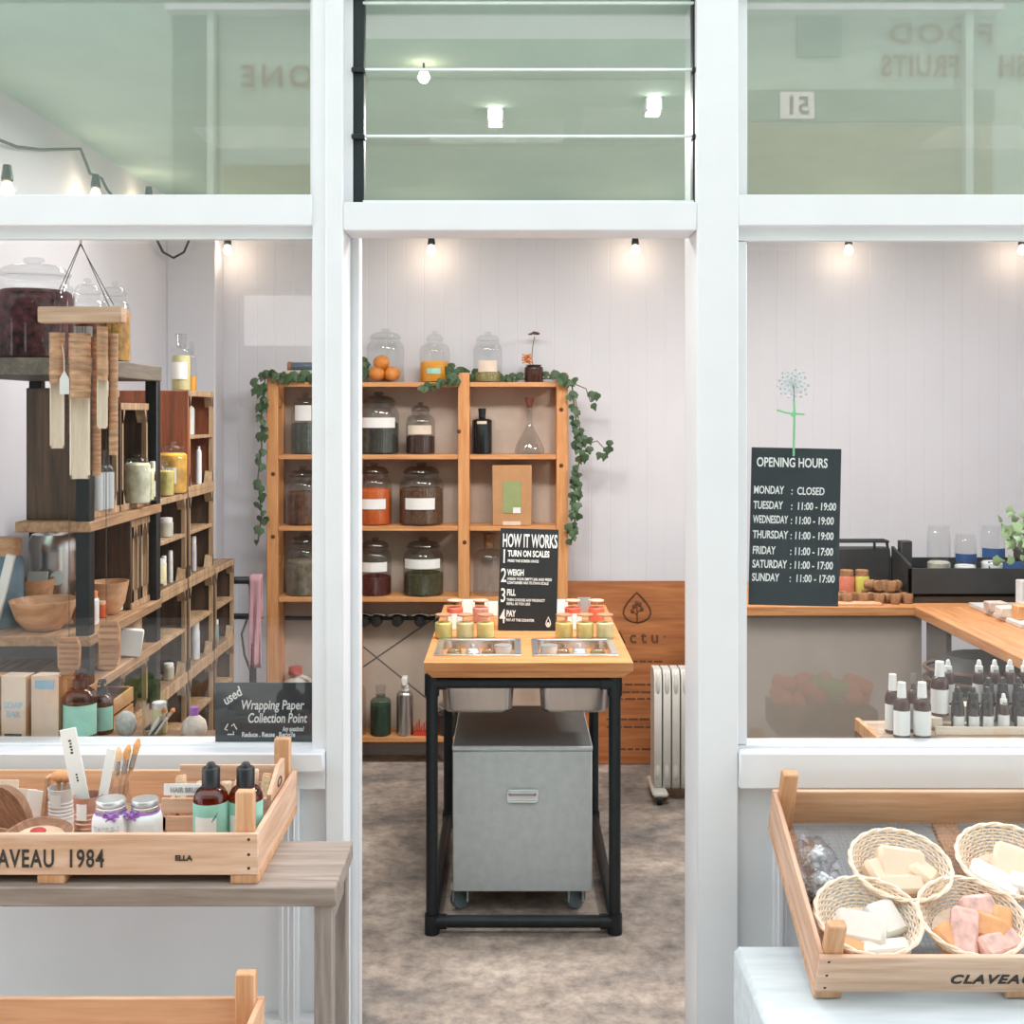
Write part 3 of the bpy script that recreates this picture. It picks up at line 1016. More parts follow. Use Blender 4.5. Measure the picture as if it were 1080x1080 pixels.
# bottles on the bottom board
bottle('grey-green swing-top glass bottle on the bottom board', sj(401.5, 778, .06), pw(11), pw(51), greeng, fill((94, 104, 92), .1), .62, neck=.42, sh=.66, cap='cork', capm=clearw)
bottle('silver bottle with a white trigger spray head on the bottom board', sj(427, 778, .06), pw(9), pw(61), steel, neck=.4, sh=.66, cap='spray', capm=paperm)
bottle('dark-topped clear bottle cut by the doorway edge on the bottom board', sj(377, 778, .06), pw(9), pw(70), clearw, neck=.4, sh=.6, cap='pump', capm=black)
o = thing('red_clip_basket', 'little red wire basket on the bottom board beside the cart leg', 'basket', (ax(444, 5.88), 2.85, SZ[778]))
g = G()
for i in range(6):
    g.box((-.03 + .012 * i, 0, .02 + .008 * (i % 3)), (.006, .03, .045 + .016 * (i % 3)))
g.b2(-.035, .035, -.02, .02, 0, .02)
g.done('basket_body', redm, o)
jar('dark preserving jar on the bottom board behind the refill cart', sj(474, 778, .08), pw(14), pw(36), fill((60, 56, 54), .2), .6)

# ivy trailing over the shelf
def leaf(g, c, s, n, up, curl=.25):
    n = Vector(n).normalized()
    u = (Vector(up) - n * Vector(up).dot(n)).normalized()
    w = n.cross(u)
    P = [(0, -.5), (.36, -.42), (.5, -.05), (.28, .12), (0, .6), (-.28, .12), (-.5, -.05), (-.36, -.42)]
    cen = g.bm.verts.new(Vector(c) + n * s * .08)
    vs = [g.bm.verts.new(Vector(c) + w * a * s + u * b * s - n * s * curl * abs(a)) for a, b in P]
    for i in range(8):
        g.bm.faces.new((cen, vs[i], vs[(i + 1) % 8]))


def ivy(label, pts, nleaf, spread, size, strays=(), m=None):
    o = thing('trailing_ivy', label, 'plant', pts[0])
    P0 = Vector(pts[0])
    P = [Vector(p) - P0 for p in pts]
    g = G().tube(P, .004, 6)
    L = G()
    for s_ in strays:
        q = [Vector(p) - P0 for p in s_]
        g.tube(q, .0028, 5)
        for k in range(5):
            leaf(L, q[-1] + Vector((random.uniform(-.04, .04), random.uniform(-.02, .0), random.uniform(-.04, .04))), size, (random.uniform(-.5, .5), -1, random.uniform(-.4, .4)), (random.uniform(-.5, .5), 0, -1))
    g.done('stem', stemm, o)
    for i in range(nleaf):
        t = random.uniform(0, len(P) - 1.001)
        k = int(t)
        c = P[k].lerp(P[k + 1], t - k) + Vector((random.uniform(-spread, spread), random.uniform(-.03, .01), random.uniform(-spread * .6, spread * .6)))
        leaf(L, c, size * random.uniform(.7, 1.25), (random.uniform(-.7, .7), -1, random.uniform(-.3, .6)), (random.uniform(-.6, .6), 0, -1))
    L.done('leaves', m or leafm, o)
    return o


d = 5.78
ivy('dark green ivy hanging down beside the pine shelf, doorway side', [at(585, 398, d), at(603, 404, d), at(607, 440, d), at(612, 480, d), at(606, 515, d), at(607, 545, d), at(602, 575, d)], 92, .026, .042, [[at(606, 415, d), at(612, 455, d), at(616, 470, d)], [at(610, 470, d), at(630, 465, d), at(638, 474, d)], [at(604, 404, d), at(618, 410, d), at(623, 424, d)]])
ivy('ivy lying along the top board behind the clear jars', [at(470, 399, 5.9), at(490, 396, 5.9), at(515, 398, 5.9), at(545, 400, 5.9), at(585, 399, 5.9)], 52, .03, .044)
ivy('short ivy strand beside the yellow jar on the top board', [at(478, 388, 5.86), at(478, 400, 5.79), at(455, 407, 5.77), at(440, 410, 5.77)], 24, .03, .045)
ivy('ivy strand beside the doorway edge on the top board', [at(380, 378, 5.9), at(384, 392, 5.9), at(381, 400, 5.9)], 16, .025, .05)
d = 5.77
ivy('ivy hanging down the outer upright beside the corner', [at(297, 396, d), at(280, 396, d), at(276, 430, d), at(276, 470, d), at(272, 505, d), at(276, 545, d), at(272, 572, d)], 52, .02, .042, [[at(280, 396, d), at(272, 400, d), at(268, 408, d)]])
ivy('ivy bunch lying on the top board beside the lying bottle', [at(296, 398, 5.8), at(306, 399, 5.8), at(330, 399, 5.8), at(350, 400, 5.8)], 22, .026, .05)

# ------------------------------------------------------------------ leaning wooden sign board
SB = thing('wooden_sign_board', 'large brown wooden board with leaf emblem leaning on the back wall', 'sign', (0, 2.83, 0), (R(-7), 0, 0))
s2 = 210.0
bx = lambda p: (p - 540) / s2
bz = lambda p: (807 - p) / s2
Hb = bz(615)
G().b2(bx(599), bx(790), 0, .022, 0.003, Hb, .002).done('panel', signw, SB)
g = G()
cx, cz = bx(674), bz(645)
out = [(0, 1.0), (.22, .74), (.48, .40), (.66, .05), (.70, -.25), (.58, -.52), (.34, -.70), (.10, -.76)]
loop = out + [(-x, z) for x, z in reversed(out)][:-1]
g.tube([(cx + x * .1, -.002, cz + z * .085) for x, z in loop], .0045, 6, True)
g.tube([(cx, -.002, cz - pw(15)), (cx, -.002, cz + pw(4))], .003, 6)
for s_, zz in ((1, -4), (-1, -6)):
    g.tube([(cx, -.002, cz + pw(zz)), (cx + s_ * pw(4), -.002, cz + pw(zz + 4))], .0025, 6)
for x, z in ((0, 6), (5, 0), (-5, -2), (3, 5), (-3, 3)):
    g.ball((cx + pw(x), -.001, cz + pw(z)), (.011, .003, .013), 10, 6)
g.done('leaf_emblem', brown_ink, SB)
g = G()
g.text('Actu', .085, bx(697), bz(680.5), y=-.001, bold=.0016, align='RIGHT', space=1.5)
g.ball((bx(703), -.001, bz(674)), (.005, .002, .005), 8, 6)
g.done('brand_lettering', brown_ink, SB)
g = G()
for py, a, b_ in ((700, 655, 698), (724, 640, 690), (732, 640, 690), (739, 640, 692), (760, 640, 690), (768, 640, 690), (791, 655, 692)):
    x = bx(a)
    while x < bx(b_):
        w_ = random.uniform(.02, .06)
        g.b2(x, min(x + w_, bx(b_) + .01), -.0015, .0, bz(py) - .0045, bz(py) + .0045)
        x += w_ + .009
g.done('small_print', brown_ink, SB)

# ------------------------------------------------------------------ oil radiator
d = 5.35
rd = thing('oil_radiator', 'cream oil-filled radiator on small wheels beside the doorway edge', 'radiator', (ax(692, d), d - 3, 0))
for i in range(6):
    x = i * .041
    g = G()
    prof = [(-.07, .08), (-.055, .055), (.055, .055), (.07, .08), (.07, .56), (.045, .595), (-.045, .595), (-.07, .56)]
    g.prism(prof, x - .017, x + .017, Matrix.Rotation(R(90), 4, 'Z') @ Matrix.Diagonal((1, -1, 1, 1)))
    g.ball((x, -.055, .13), (.0175, .022, .05), 12, 8).ball((x, -.055, .53), (.0175, .022, .06), 12, 8)
    g.b2(x - .012, x + .012, -.068, -.05, .14, .52, .005)
    g.done('fin', radm, rd)
for x in (0.02, .19):
    g = G().b2(x - .05, x + .02, -.13, .13, .035, .058, .008)
    g.done('foot_bar', radm, rd)
    for yy in (-.11, .11):
        G(Matrix.Translation((x - .03, yy, .024)) @ Matrix.Rotation(R(90), 4, 'Y')).cyl((0, 0, 0), .024, .02, 16).done('wheel', black, rd)
G().b2(.226, .27, -.07, .07, .08, .57, .01).done('control_box', radm, rd)

# ------------------------------------------------------------------ refill cart
ZT = .928
CT = thing('refill_cart', 'wooden-topped refill table with black pipe frame in the doorway', 'table', (.0, .9, 0))
W0, W1 = -.297, .408
PH = [(-.257, .018), (.085, .355)]
PY0, PY1 = .12, .385
g = G()
xs = [W0, PH[0][0], PH[0][1], PH[1][0], PH[1][1], W1]
g.b2(W0, W1, 0, PY0, ZT - .028, ZT)
for a, b_ in ((0, 1), (2, 3), (4, 5)):
    g.b2(xs[a], xs[b_], PY0, PY1, ZT - .028, ZT)
g.b2(W0, W1, PY1, 1.18, ZT - .028, ZT)
g.prism([(W0 + .001, ZT - .028), (W1 - .001, ZT - .028), (W1 - .04, ZT - .05), (W0 + .03, ZT - .05)], .004, 1.17)
g.done('tabletop', tabw, CT)
FX0, FX1, FY0, FY1, ZP = -.272, .349, .045, 1.06, ZT - .075
pr = .0205
for xx in (FX0, FX1):
    for yy in (FY0, FY1):
        g = G().tube([(xx, yy, .004), (xx, yy, ZP)], pr, 14)
        for zz in (.04, ZP):
            g.tube([(xx, yy, zz - .045 if zz > .1 else 0), (xx, yy, zz + .027)], pr * 1.25, 14)
        g.done('leg', black, CT)
for zz in (.04, ZP):
    for yy in (FY0, FY1):
        g = G().tube([(FX0, yy, zz), (FX1, yy, zz)], pr, 14)
        for xx, s_ in ((FX0, 1), (FX1, -1)):
            g.tube([(xx, yy, zz), (xx + s_ * .05, yy, zz)], pr * 1.22, 14)
        g.done('cross_rail', black, CT)
    for xx in (FX0, FX1):
        G().tube([(xx, FY0, zz), (xx, FY1, zz)], pr, 14).done('side_rail', black, CT)


def pan(x0, x1, label):
    o = thing('steel_pan', label, 'pan', ((x0 + x1) / 2, .9 + (PY0 + PY1) / 2, 0))
    a, b_, z0 = (x1 - x0) / 2, (PY1 - PY0) / 2, .724

    def ring(sx_, sy_, z, rr=.03, k=4):
        P = []
        for qx, qy, a0 in ((1, 1, 0), (-1, 1, 90), (-1, -1, 180), (1, -1, 270)):
            for i in range(k + 1):
                an = R(a0 + 90 * i / k)
                P.append((qx * (sx_ - rr) + rr * math.cos(an), qy * (sy_ - rr) + rr * math.sin(an), z))
        return P
    g = G()
    prev = None
    for sx_, sy_, z in ((a * .80, b_ * .78, z0), (a * .88, b_ * .86, z0 + .012), (a * .96, b_ * .96, ZT - .01), (a * .965, b_ * .96, ZT + .002), (a * .93, b_ * .92, ZT + .001), (a * .84, b_ * .8, z0 + .02), (a * .5, b_ * .5, z0 + .014)):
        cur = [g.bm.verts.new(p_) for p_ in ring(sx_, sy_, z)]
        if prev:
            for i in range(len(cur)):
                j = (i + 1) % len(cur)
                g.bm.faces.new((prev[i], prev[j], cur[j], cur[i]))
        else:
            g.bm.faces.new(cur[::-1])
        prev = cur
    g.bm.faces.new(prev)
    g.done('pan_body', steel, o)
    g = G()
    w_ = .014
    for q in (-1, 1):
        g.b2(-a - w_, a + w_, q * b_ - (w_ if q < 0 else .008), q * b_ + (w_ if q > 0 else .008), ZT + .001, ZT + .005, .001)
        g.b2(q * a - (w_ if q < 0 else .008), q * a + (w_ if q > 0 else .008), -b_, b_, ZT + .001, ZT + .005, .001)
    g.done('rim', steell, o)
    return o


pan(*PH[0], 'deep steel pan sunk in the cart top, nearer the shelf side')
pan(*PH[1], 'deep steel pan sunk in the cart top, nearer the wooden sign board')
ZI = .741
sides = ('pan nearer the shelf', 'pan nearer the sign board')
for s_, (xc, mir) in enumerate(((-.12, 1), (.22, -1))):
    items = [(-.085, fill((170, 152, 92), .2), 'jar of olive seeds'), (-.02, jar_white, 'jar of white salts'), (.04, fill((186, 150, 104), .3), 'jar of tan flakes'), (.088, paperm, 'white labelled tin')]
    for k, (dx, mm, nm) in enumerate(items):
        q = (xc + mir * dx, .9 + .24, ZI)
        if k < 3:
            jar('%s standing inside the steel %s' % (nm, sides[s_]), q, .03, .205, mm, .85, neck=.85, lidm=steell if k == 1 else None, name='small_jar')
        else:
            o = thing('small_tin', '%s standing inside the steel %s' % (nm, sides[s_]), 'tin', q)
            G().lathe([(0, 0), (.03, 0), (.03, .2), (0, .2)], seg=22).done('tin_body', tinm, o)
            G().lathe([(.0306, .1), (.0306, .198)], seg=22).done('tin_label', paperm, o)


fine_glass = glass('sample_jar_glass', (0.99, 0.99, 0.99), 0.04, 0.35)


def cjar(px, py, d, c, label, r=.0335, h=.088, lidm=None, frac=.66):
    s = 1224 / d
    o = jar(label, (ax(px, d), d - 3, ZT + .0008), r, h, fill(c, .1, 40, .2, .5), frac, name='small_jar', cat='jar', gm=fine_glass, lid=False, neck=.92, group='sample jars on the refill cart')
    G().lathe([(0, h * .95), (r * .9, h * .95), (r * .93, h * .97), (r * .9, h * 1.01), (0, h * 1.01)], seg=22).done('lid', lidm or wood_lid, o)
    return o


wood_lid = fill((176, 126, 96), .1, 40, .1)
YEL = [(255, 234, 150), (255, 240, 186), (255, 236, 160), (255, 224, 142), (255, 232, 156), (252, 240, 188)]
NM = ['outermost on the shelf side', 'middle of the shelf-side three', 'next to the chalk sign on the shelf side', 'next to the chalk sign on the radiator side', 'middle of the radiator-side three', 'outermost on the radiator side']
for k, px in enumerate((468, 490.5, 512, 595, 617, 638)):
    cjar(px, 674, 4.33, YEL[k], 'small yellow jar in the front row, ' + NM[k])
for k, (px, c, nm) in enumerate(((480, (246, 130, 110), 'coral red contents, back row outermost on the shelf side'), (507, (240, 176, 166), 'pink contents, back row beside the chalk sign'), (604, (246, 120, 100), 'bright coral contents, back row right of the chalk sign'), (629, (246, 124, 98), 'coral contents, back row outermost on the radiator side'))):
    cjar(px, 655, 4.66, c, 'small jar with ' + nm, lidm=fill((226, 178, 156), .1))
for k, (px, d, nm) in enumerate(((494, 4.85, 'white paper card standing between the two shelf-side red jars'), (518, 4.8, 'white paper card behind the edge of the chalk sign, shelf side'), (592, 4.85, 'white paper card behind the chalk sign, radiator side'), (616, 4.9, 'grey paper card between the radiator-side red jars'), (480, 4.5, 'low white card between red and yellow jars, shelf side'), (606, 4.5, 'low white card between yellow jars, radiator side'))):
    o = G().box((0, 0, .03), (.055, .006, .06), (R(-10), 0, 0), .001)
    tag(o.done('price_card', paperm if k != 3 else steell, None, (ax(px, d), d - 3, ZT + .001)), nm, 'card', 'cards among the sample jars')

# HOW IT WORKS sign on the cart
d = 4.47
s = 1224 / d
hs = thing('chalk_sign', 'black HOW IT WORKS instruction sign standing on the refill cart', 'sign', (ax(556, d), d - 3, ZT + .001), (R(-6), R(1.5), 0))
w_, h_ = 62 / s, 107 / s
G().b2(-w_ / 2, w_ / 2, 0, .008, 0, h_, .001).done('board', chalkb, hs)
G().box((0, .05, h_ * .34), (.05, .006, h_ * .66), (R(14), 0, 0)).done('easel_back', chalkb, hs)
tx = lambda p: (p - 556) / s
tz = lambda p: (664 - p) / s + .002
g = G()
g.text('HOW IT WORKS', .072, tx(527.5), tz(577), y=-.0012, sx=.39, bold=.0014)
for k, (n_, t_, py) in enumerate((('1', 'TURN ON SCALES', 587), ('2', 'WEIGH', 607), ('3', 'FILL', 628), ('4', 'PAY', 650))):
    g.text(n_, .075, tx(526.5), tz(py + 7), y=-.0012, sx=.62, bold=.0008)
    g.text(t_, .033, tx(533.5), tz(py), y=-.0012, sx=.60, bold=.0012)
for t_, py in (('PRESS THE SCREEN ONCE', 593), ('WEIGH YOUR EMPTY JAR AND PRESS', 612), ('CONTAINER HAS ITS OWN SCALE', 616), ('THEN CHOOSE ANY PRODUCT', 634), ('REFILL AS YOU LIKE', 638), ('PAY AT THE COUNTER', 655)):
    g.text(t_, .014, tx(533.5), tz(py), y=-.0012, sx=.74, bold=.0004)
P = [(0, 1), (.5, .1), (.62, -.4), (.3, -.8), (0, -.9), (-.3, -.8), (-.62, -.4), (-.5, .1)]
g.tube([(tx(578) + x * .014, -.001, tz(655) + z * .02) for x, z in P], .0022, 5, True)
g.ball((tx(578), -.001, tz(657)), (.005, .001, .007), 8, 5)
g.done('lettering', white_ink, hs)

# cabinet on casters under the cart
cb = thing('grey_cabinet', 'grey metal cabinet on casters rolled under the refill cart', 'cabinet', (.037, 1.08, 0))
G().b2(-.245, .245, 0, .56, .085, .578, .003).done('cabinet_body', galv, cb)
G().b2(-.247, .247, -.002, .562, .580, .596, .003).done('cabinet_lid', galv, cb)
G().b2(-.243, .243, .004, .558, .5962, .598).done('dark_top_face', galvt, cb)  # thin panel giving the cabinet top a darker grey
g = G().b2(-.056, .056, -.005, 0, .402, .442, .002)
for zz in (.402, .442):
    g.tube([(-.05, -.005, zz), (.05, -.005, zz)], .005, 8)
g.tube([(-.046, -.004, .43), (-.046, -.016, .425), (.046, -.016, .425), (.046, -.004, .43)], .0045, 8)
g.done('handle', steell, cb)
cg = mat('caster_tyre', (110, 128, 134), .4)
for x in (-.22, .19):
    for y in (.05, .5):
        c = G().b2(x - .035, x + .035, y - .03, y + .03, .078, .085)
        c.b2(x - .028, x - .022, y - .015, y + .025, .035, .078).b2(x + .022, x + .028, y - .015, y + .025, .035, .078)
        c = c.done('caster', steell, cb)
        wv = G(Matrix.Translation((x - .018, y + .015, .0405)) @ Matrix.Rotation(R(90 - 25), 4, 'Z') @ Matrix.Rotation(R(90), 4, 'X'))
        wv = G(Matrix.Translation((x, y + .015, .0405)) @ Matrix.Rotation(R(35), 4, 'Z') @ Matrix.Rotation(R(90), 4, 'X'))
        wv.lathe([(0, -.014), (.034, -.014), (.040, -.008), (.040, .008), (.034, .014), (0, .014)], seg=22)
        w1 = wv.done('wheel', cg, cb)

# ------------------------------------------------------------------ display boards inside the windows
sillw = wood('window_board_wood', (150, 118, 92), (108, 82, 62), 'x')
struct(G().b2(-1.735, fx(343), .121, .265, fz(791) - .050, fz(791) - .0205, .002), 'trim_11', sillw)
struct(G().b2(ax(925, 3.131), 2.9, .131, .34, .830, .8575, .002), 'trim_12', sillw)
ZW = fz(791) - .0200
ZV = .858

# ------------------------------------------------------------------ black metal rack along the west wall
RX0, RX1, RD0, RD1 = -1.62, -1.19, 3.27, 3.93
rk = thing('black_rack', 'black metal rack with timber shelves along the wall behind the west window', 'rack', (0, 0, 0))
RZT = 1.925
for xx in (RX0, RX1 - .04):
    for dd in (RD0, RD1 - .04):
        G().b2(xx, xx + .04, dd - 3, dd - 2.96, 0, RZT - .05, .002).done('post', black, rk)
RZ = {'top': RZT, 'A': 1.462, 'C': 1.14, 'D': 1.0, 'E': .776, 'F': .2}
greyw = wood('grey_shelf_timber', (134, 124, 112), (96, 88, 80), 'y')
shelfw = wood('rack_shelf_timber', (186, 148, 112), (136, 100, 72), 'y')
for k, z in RZ.items():
    th = .05 if k == 'top' else .03
    g = G().b2(-1.40 if k == 'A' else RX0 - .01, RX1 + .003, RD0 - 3.003, RD1 - 2.997, z - th, z, .003)
    g.done('rack_shelf', greyw if k == 'top' else shelfw, rk)
    if k in 'CE':
        G().b2(RX0, RX1, RD0 - 3, RD0 - 2.98, z - .065, z - .031).done('end_rail', black, rk)
YR = lambda d: d - 3

# big jars on top
jar('giant clear jar of dark red dried petals on top of the rack', (ax(36, 3.5), .5, RZT + .001), .118, .312, fill((86, 40, 46), .95, 38, 1.0), .66, gm=clear, lidm=clear, neck=.84)
jar('tall clear jar of mixed dried petals behind the giant petal jar', (ax(92, 3.70), .70, RZT + .001), .062, .272, fill((150, 100, 80), .8, 40, 1.0), .52, gm=clear, lidm=clear, neck=.62, paper=(.3, .42, .6))
jar('clear jar of golden chips at the room end of the rack top', (ax(121, 3.6), .6, RZT + .001), .048, .252, fill((196, 146, 70), .45, 40), .62, gm=clear, lidm=clear, neck=.7)


def wedge_crate(label, x0, x1, d0, d1, z0, z1, m=None, mend=None, mid=None):
    """old fruit crate laid on its side, open to the room, with triangular corner wedges"""
    o = thing('wooden_crate', label, 'crate', (x0, d0 - 3, z0))
    W, D, H = x1 - x0, d1 - d0, z1 - z0
    t = .014
    for q in (0, D - t):
        G().b2(0, W, q, q + t, 0, H, .002).done('end_panel', mend or oldx, o)
    for q in (0, H - t):
        G().b2(0, W, t, D - t, q, q + t, .002).done('side_panel', m or oldw, o)
    G().b2(0, .012, t, D - t, t, H - t).done('base_panel', oldx, o)
    for q, s_ in ((t, 1), (D - t, -1)):
        g = G()
        a = min(.05, H * .16)
        for zz, u in ((t, 1), (H - t, -1)):
            g.prism([(q, zz), (q + s_ * .032, zz), (q + s_ * .008, zz + u * a), (q, zz + u * a)], W - .03, W + .002, Matrix.Rotation(R(90), 4, 'Z') @ Matrix.Diagonal((1, -1, 1, 1)))
        g.b2(W - .014, W + .002, q, q + s_ * .010, t, H - t)
        g.done('corner_wedge', oldz, o)
    G().b2(W - .004, W + .003, 0, D, H - .022, H + .0, .001).b2(W - .004, W + .003, 0, D, 0, .02, .001).done('edge_batten', oldz, o)
    if mid:
        G().b2(.012, W, t, D - t, H * mid, H * mid + .012, .001).done('inner_shelf', oldz, o)
    return o


CX0, CX1 = -1.39, -1.215
# crates standing on the rack shelves
wedge_crate('old crate on the upper rack shelf at the window end', CX0, CX1, 3.32, 3.585, 1.463, 1.84)
wedge_crate('old crate on the upper rack shelf at the room end', CX0, CX1, 3.60, 3.875, 1.463, 1.80)
wedge_crate('old crate on the middle rack shelf holding the tall white bottle', CX0, CX1, 3.70, 3.785, 1.141, 1.425)
wedge_crate('old crate on the middle rack shelf holding white cartons', CX0, CX1, 3.787, 3.885, 1.141, 1.425)
wedge_crate('old crate on the low rack shelf at the room end', CX0, CX1, 3.60, 3.875, .777, .965)
# crates stacked beyond the rack
CB = [(3.99, 4.46), (4.48, 4.86), (4.88, 5.22)]
tier = [(.001, .375), (.376, .752), (.753, 1.112), (1.113, 1.462), (1.463, 1.855)]
names = ['rack-side column', 'middle column', 'far-end column']
heights = ['on the floor', 'second from the floor', 'third from the floor', 'fourth from the floor', 'topmost']
for c, (d0, d1) in enumerate(CB):
    for k, (z0, z1) in enumerate(tier):
        if (c == 2 and k > 2) or (c == 0 and k > 3):
            continue
        wedge_crate('stacked old crate, %s, %s' % (names[c], heights[k]), -1.60, -1.25, d0, d1, z0, z1, mend=redw if k == 4 else None, mid=.52 if k != 2 else .5)

# goods on and in the rack
LX = lambda d, q=0: RX1 - .06 - q


def rg(px, d):
    return min(ax(px, d), -1.262), d - 3


def cyl_jar(label, px, d, z, r, h, m, lidm, name='small_jar', cat='jar', lab=None):
    x, y = (ax(px, d), d - 3) if px > 300 or d < 3.25 else rg(px, d)
    if 3.99 < d < 5.3 and px < 300:
        x = -1.29
    o = thing(name, label, cat, (x, y, z + .001))
    G().lathe([(0, 0), (r * .95, 0), (r, r * .15), (r, h * .74), (r * .85, h * .8), (0, h * .8)], seg=18).done('body', m, o)
    G().lathe([(0, h * .8), (r * .9, h * .8), (r * .9, h * .98), (r * .8, h), (0, h)], seg=18).done('lid', lidm, o)
    if lab:
        G().lathe([(r * 1.01, h * .15), (r * 1.01, h * .6)], seg=10, a0=FRONT - 1.2, a1=FRONT + 1.2).lathe([(r * 1.004, h * .15), (r * 1.004, h * .6)], seg=10, a0=FRONT - 1.2, a1=FRONT + 1.2).done('paper_label', lab, o)
    return o


# middle rack shelf C: steel canister, wooden bowls, jars at the window end
x, y = rg(58, 3.63)
o = thing('steel_canister', 'polished steel canister with domed lid on the rack shelf', 'canister', (x, y, 1.141))
G().lathe([(0, 0), (.072, 0), (.074, .01), (.074, .20), (0, .2)], seg=32).done('body', steel, o)
G().lathe([(0, .2), (.079, .2), (.079, .225), (.068, .25), (.03, .262), (0, .263)], seg=32).ball((0, 0, .275), .016).done('lid', steel, o)
G(Matrix.Rotation(.45, 4, 'Z') @ Matrix.Translation((0, -.074, .12)) @ Matrix.Rotation(R(90), 4, 'X')).lathe([(0, .002), (.022, .002), (.022, -.002), (0, -.002)], seg=20).done('round_label', mat('round_label_paper', (206, 226, 228), .6), o)


def bowl(label, px, d, z, R_, h, m=bowlw):
    x, y = rg(px, d)
    o = G().lathe([(0, 0), (R_ * .5, 0), (R_ * .8, h * .35), (R_, h), (R_ * .94, h), (R_ * .74, h * .4), (R_ * .45, .012), (0, .012)], seg=36).done('wooden_bowl', m, None, (x, y, z + .001))
    return tag(o, label, 'bowl')


bowl('wide shallow wooden bowl at the window end of the middle rack shelf', 46, 3.37, 1.141, .095, .085)
bowl('pale wooden bowl behind the wide shallow bowl', 34, 3.51, 1.141, .065, .125)
bowl('wooden bowl halfway along the middle rack shelf', 124, 3.63, 1.141, .062, .1)
x, y = rg(38, 3.52)
tag(G().box((0, 0, .0), (.06, .006, .05), (R(-16), 0, 0)).done('round_card', paperm, None, (x, y + .01, 1.141 + .12)), 'white card propped in the pale wooden bowl', 'card')
cyl_jar('clip jar of white salts with an orange rim on the middle rack shelf', 108, 3.44, 1.141, .036, .098, jar_white, fill((206, 132, 96), .1), lab=creamp)
cyl_jar('small orange jar beside the clip jar of salts', 126, 3.56, 1.141, .018, .05, fill((214, 104, 62), .1), fill((222, 180, 150), .1))
cyl_jar('stoneware jar with blue glaze at the picture edge of the rack', 6, 3.42, 1.141, .05, .26, fill((122, 150, 168), .3, 15), bowlw)
tag(G().box((0, 0, .085), (.026, .012, .20), (0, R(14), 0), .002).done('wooden_spatula', paperm, None, (ax(3, 3.33), .33, 1.18)), 'white slanted spatula in front of the stoneware jar', 'spatula')
bottle('tall white bottle in the crate on the middle rack shelf', (-1.262, .742, 1.156), .024, .21, mat('white_plastic_bottle', (206, 216, 222), .4), neck=.4, sh=.5, cap='round', capm=paperm)
for k, (px, d, hh, nm) in enumerate(((150, 3.818, .15, 'white carton with orange stripe in the room-end crate'), (156, 3.858, .14, 'plain white carton beside the striped carton'))):
    o = thing('carton', nm, 'carton', (-1.25, d - 3, 1.156))
    G().b2(-.022, .022, -.02, .02, 0, hh, .001).done('box_body', paperm, o)
    if k == 0:
        G().b2(-.006, .004, -.0215, -.0205, 0, hh).done('stripe', fill((222, 178, 110), .1), o)
cyl_jar('squat white jar in front of the crates on the middle rack shelf', 140, 3.69, 1.141, .024, .045, paperm, paperm)
# upper crates: glass bottles and lemon jar
for k, (px, d, nm) in enumerate(((101, 3.42, 'clear swing-top bottle nearest the window in the upper crate'), (107, 3.46, 'clear swing-top bottle in the middle of the upper crate three'), (113, 3.50, 'clear swing-top bottle, last of the upper crate three'))):
    bottle(nm, (ax(px, d), d - 3, 1.478), .022, .18, clear, mat('cloudy_glass%d' % k, (214, 218, 222), .3), .62, neck=.4, sh=.62, cap='cork', capm=clearw, group='swing-top bottles in the upper crate')
jar('round clear jar of pale lemon slices in the upper crate', (ax(145, 3.72), .72, 1.478), .042, .16, fill((236, 232, 200), .35, 25), .8, gm=clear, lidm=clear)
jar('narrow jar of yellow-white slices at the room end of the upper crate', (ax(155, 3.83), .83, 1.478), .024, .14, fill((232, 224, 180), .4, 25), .75, gm=clear, lidm=clear)
bottle('dark bottle with white tag against the far rack post', (ax(161, 3.85), .85, 1.478), .014, .13, amberd, neck=.5, sh=.6, cap='round', capm=paperm, paper=(.1, .5, 1))
# drawer shelf D and low crate: boxes
tag(G().box((0, 0, .045), (.07, .03, .085), (0, R(8), R(20)), .003).done('white_block', paperm, None, (ax(138, 3.66), .66, 1.0)), 'white packet leaning on the rack shelf above the slatted crate', 'packet')
cyl_jar('brown wooden pot at the room end above the slatted crate', 158, 3.86, 1.0, .03, .11, bowlw, bowlw, name='wooden_pot', cat='pot')
tag(G().box((0, 0, .025), (.05, .08, .05), (0, 0, .1), .004).done('wooden_block', bowlw, None, (ax(115, 3.5), .5, 1.0)), 'tan wooden block beside the hanging ridged boards', 'block')
# slatted crate
o = thing('slatted_crate', 'pale slatted wooden crate on the low rack shelf', 'crate', (-1.33, .32, .777), (0, 0, 0))
for q in (0, .245):
    G().b2(0, .155, q, q + .012, 0, .15, .002).done('end_panel', wood('slat_end_%d' % (q * 100), (170, 110, 76), (128, 78, 52), 'x'), o)
for xx in (-.008, .155):
    for zz in (.004, .055, .106):
        G().b2(xx, xx + .008, 0, .257, zz, zz + .042, .001).done('slat', wood('slat_wood_%d' % (xx * 1000 + zz * 1000), (206, 162, 112), (168, 120, 78), 'y'), o)
G().b2(0, .155, .012, .245, .0, .008).done('crate_base', shelfw, o)
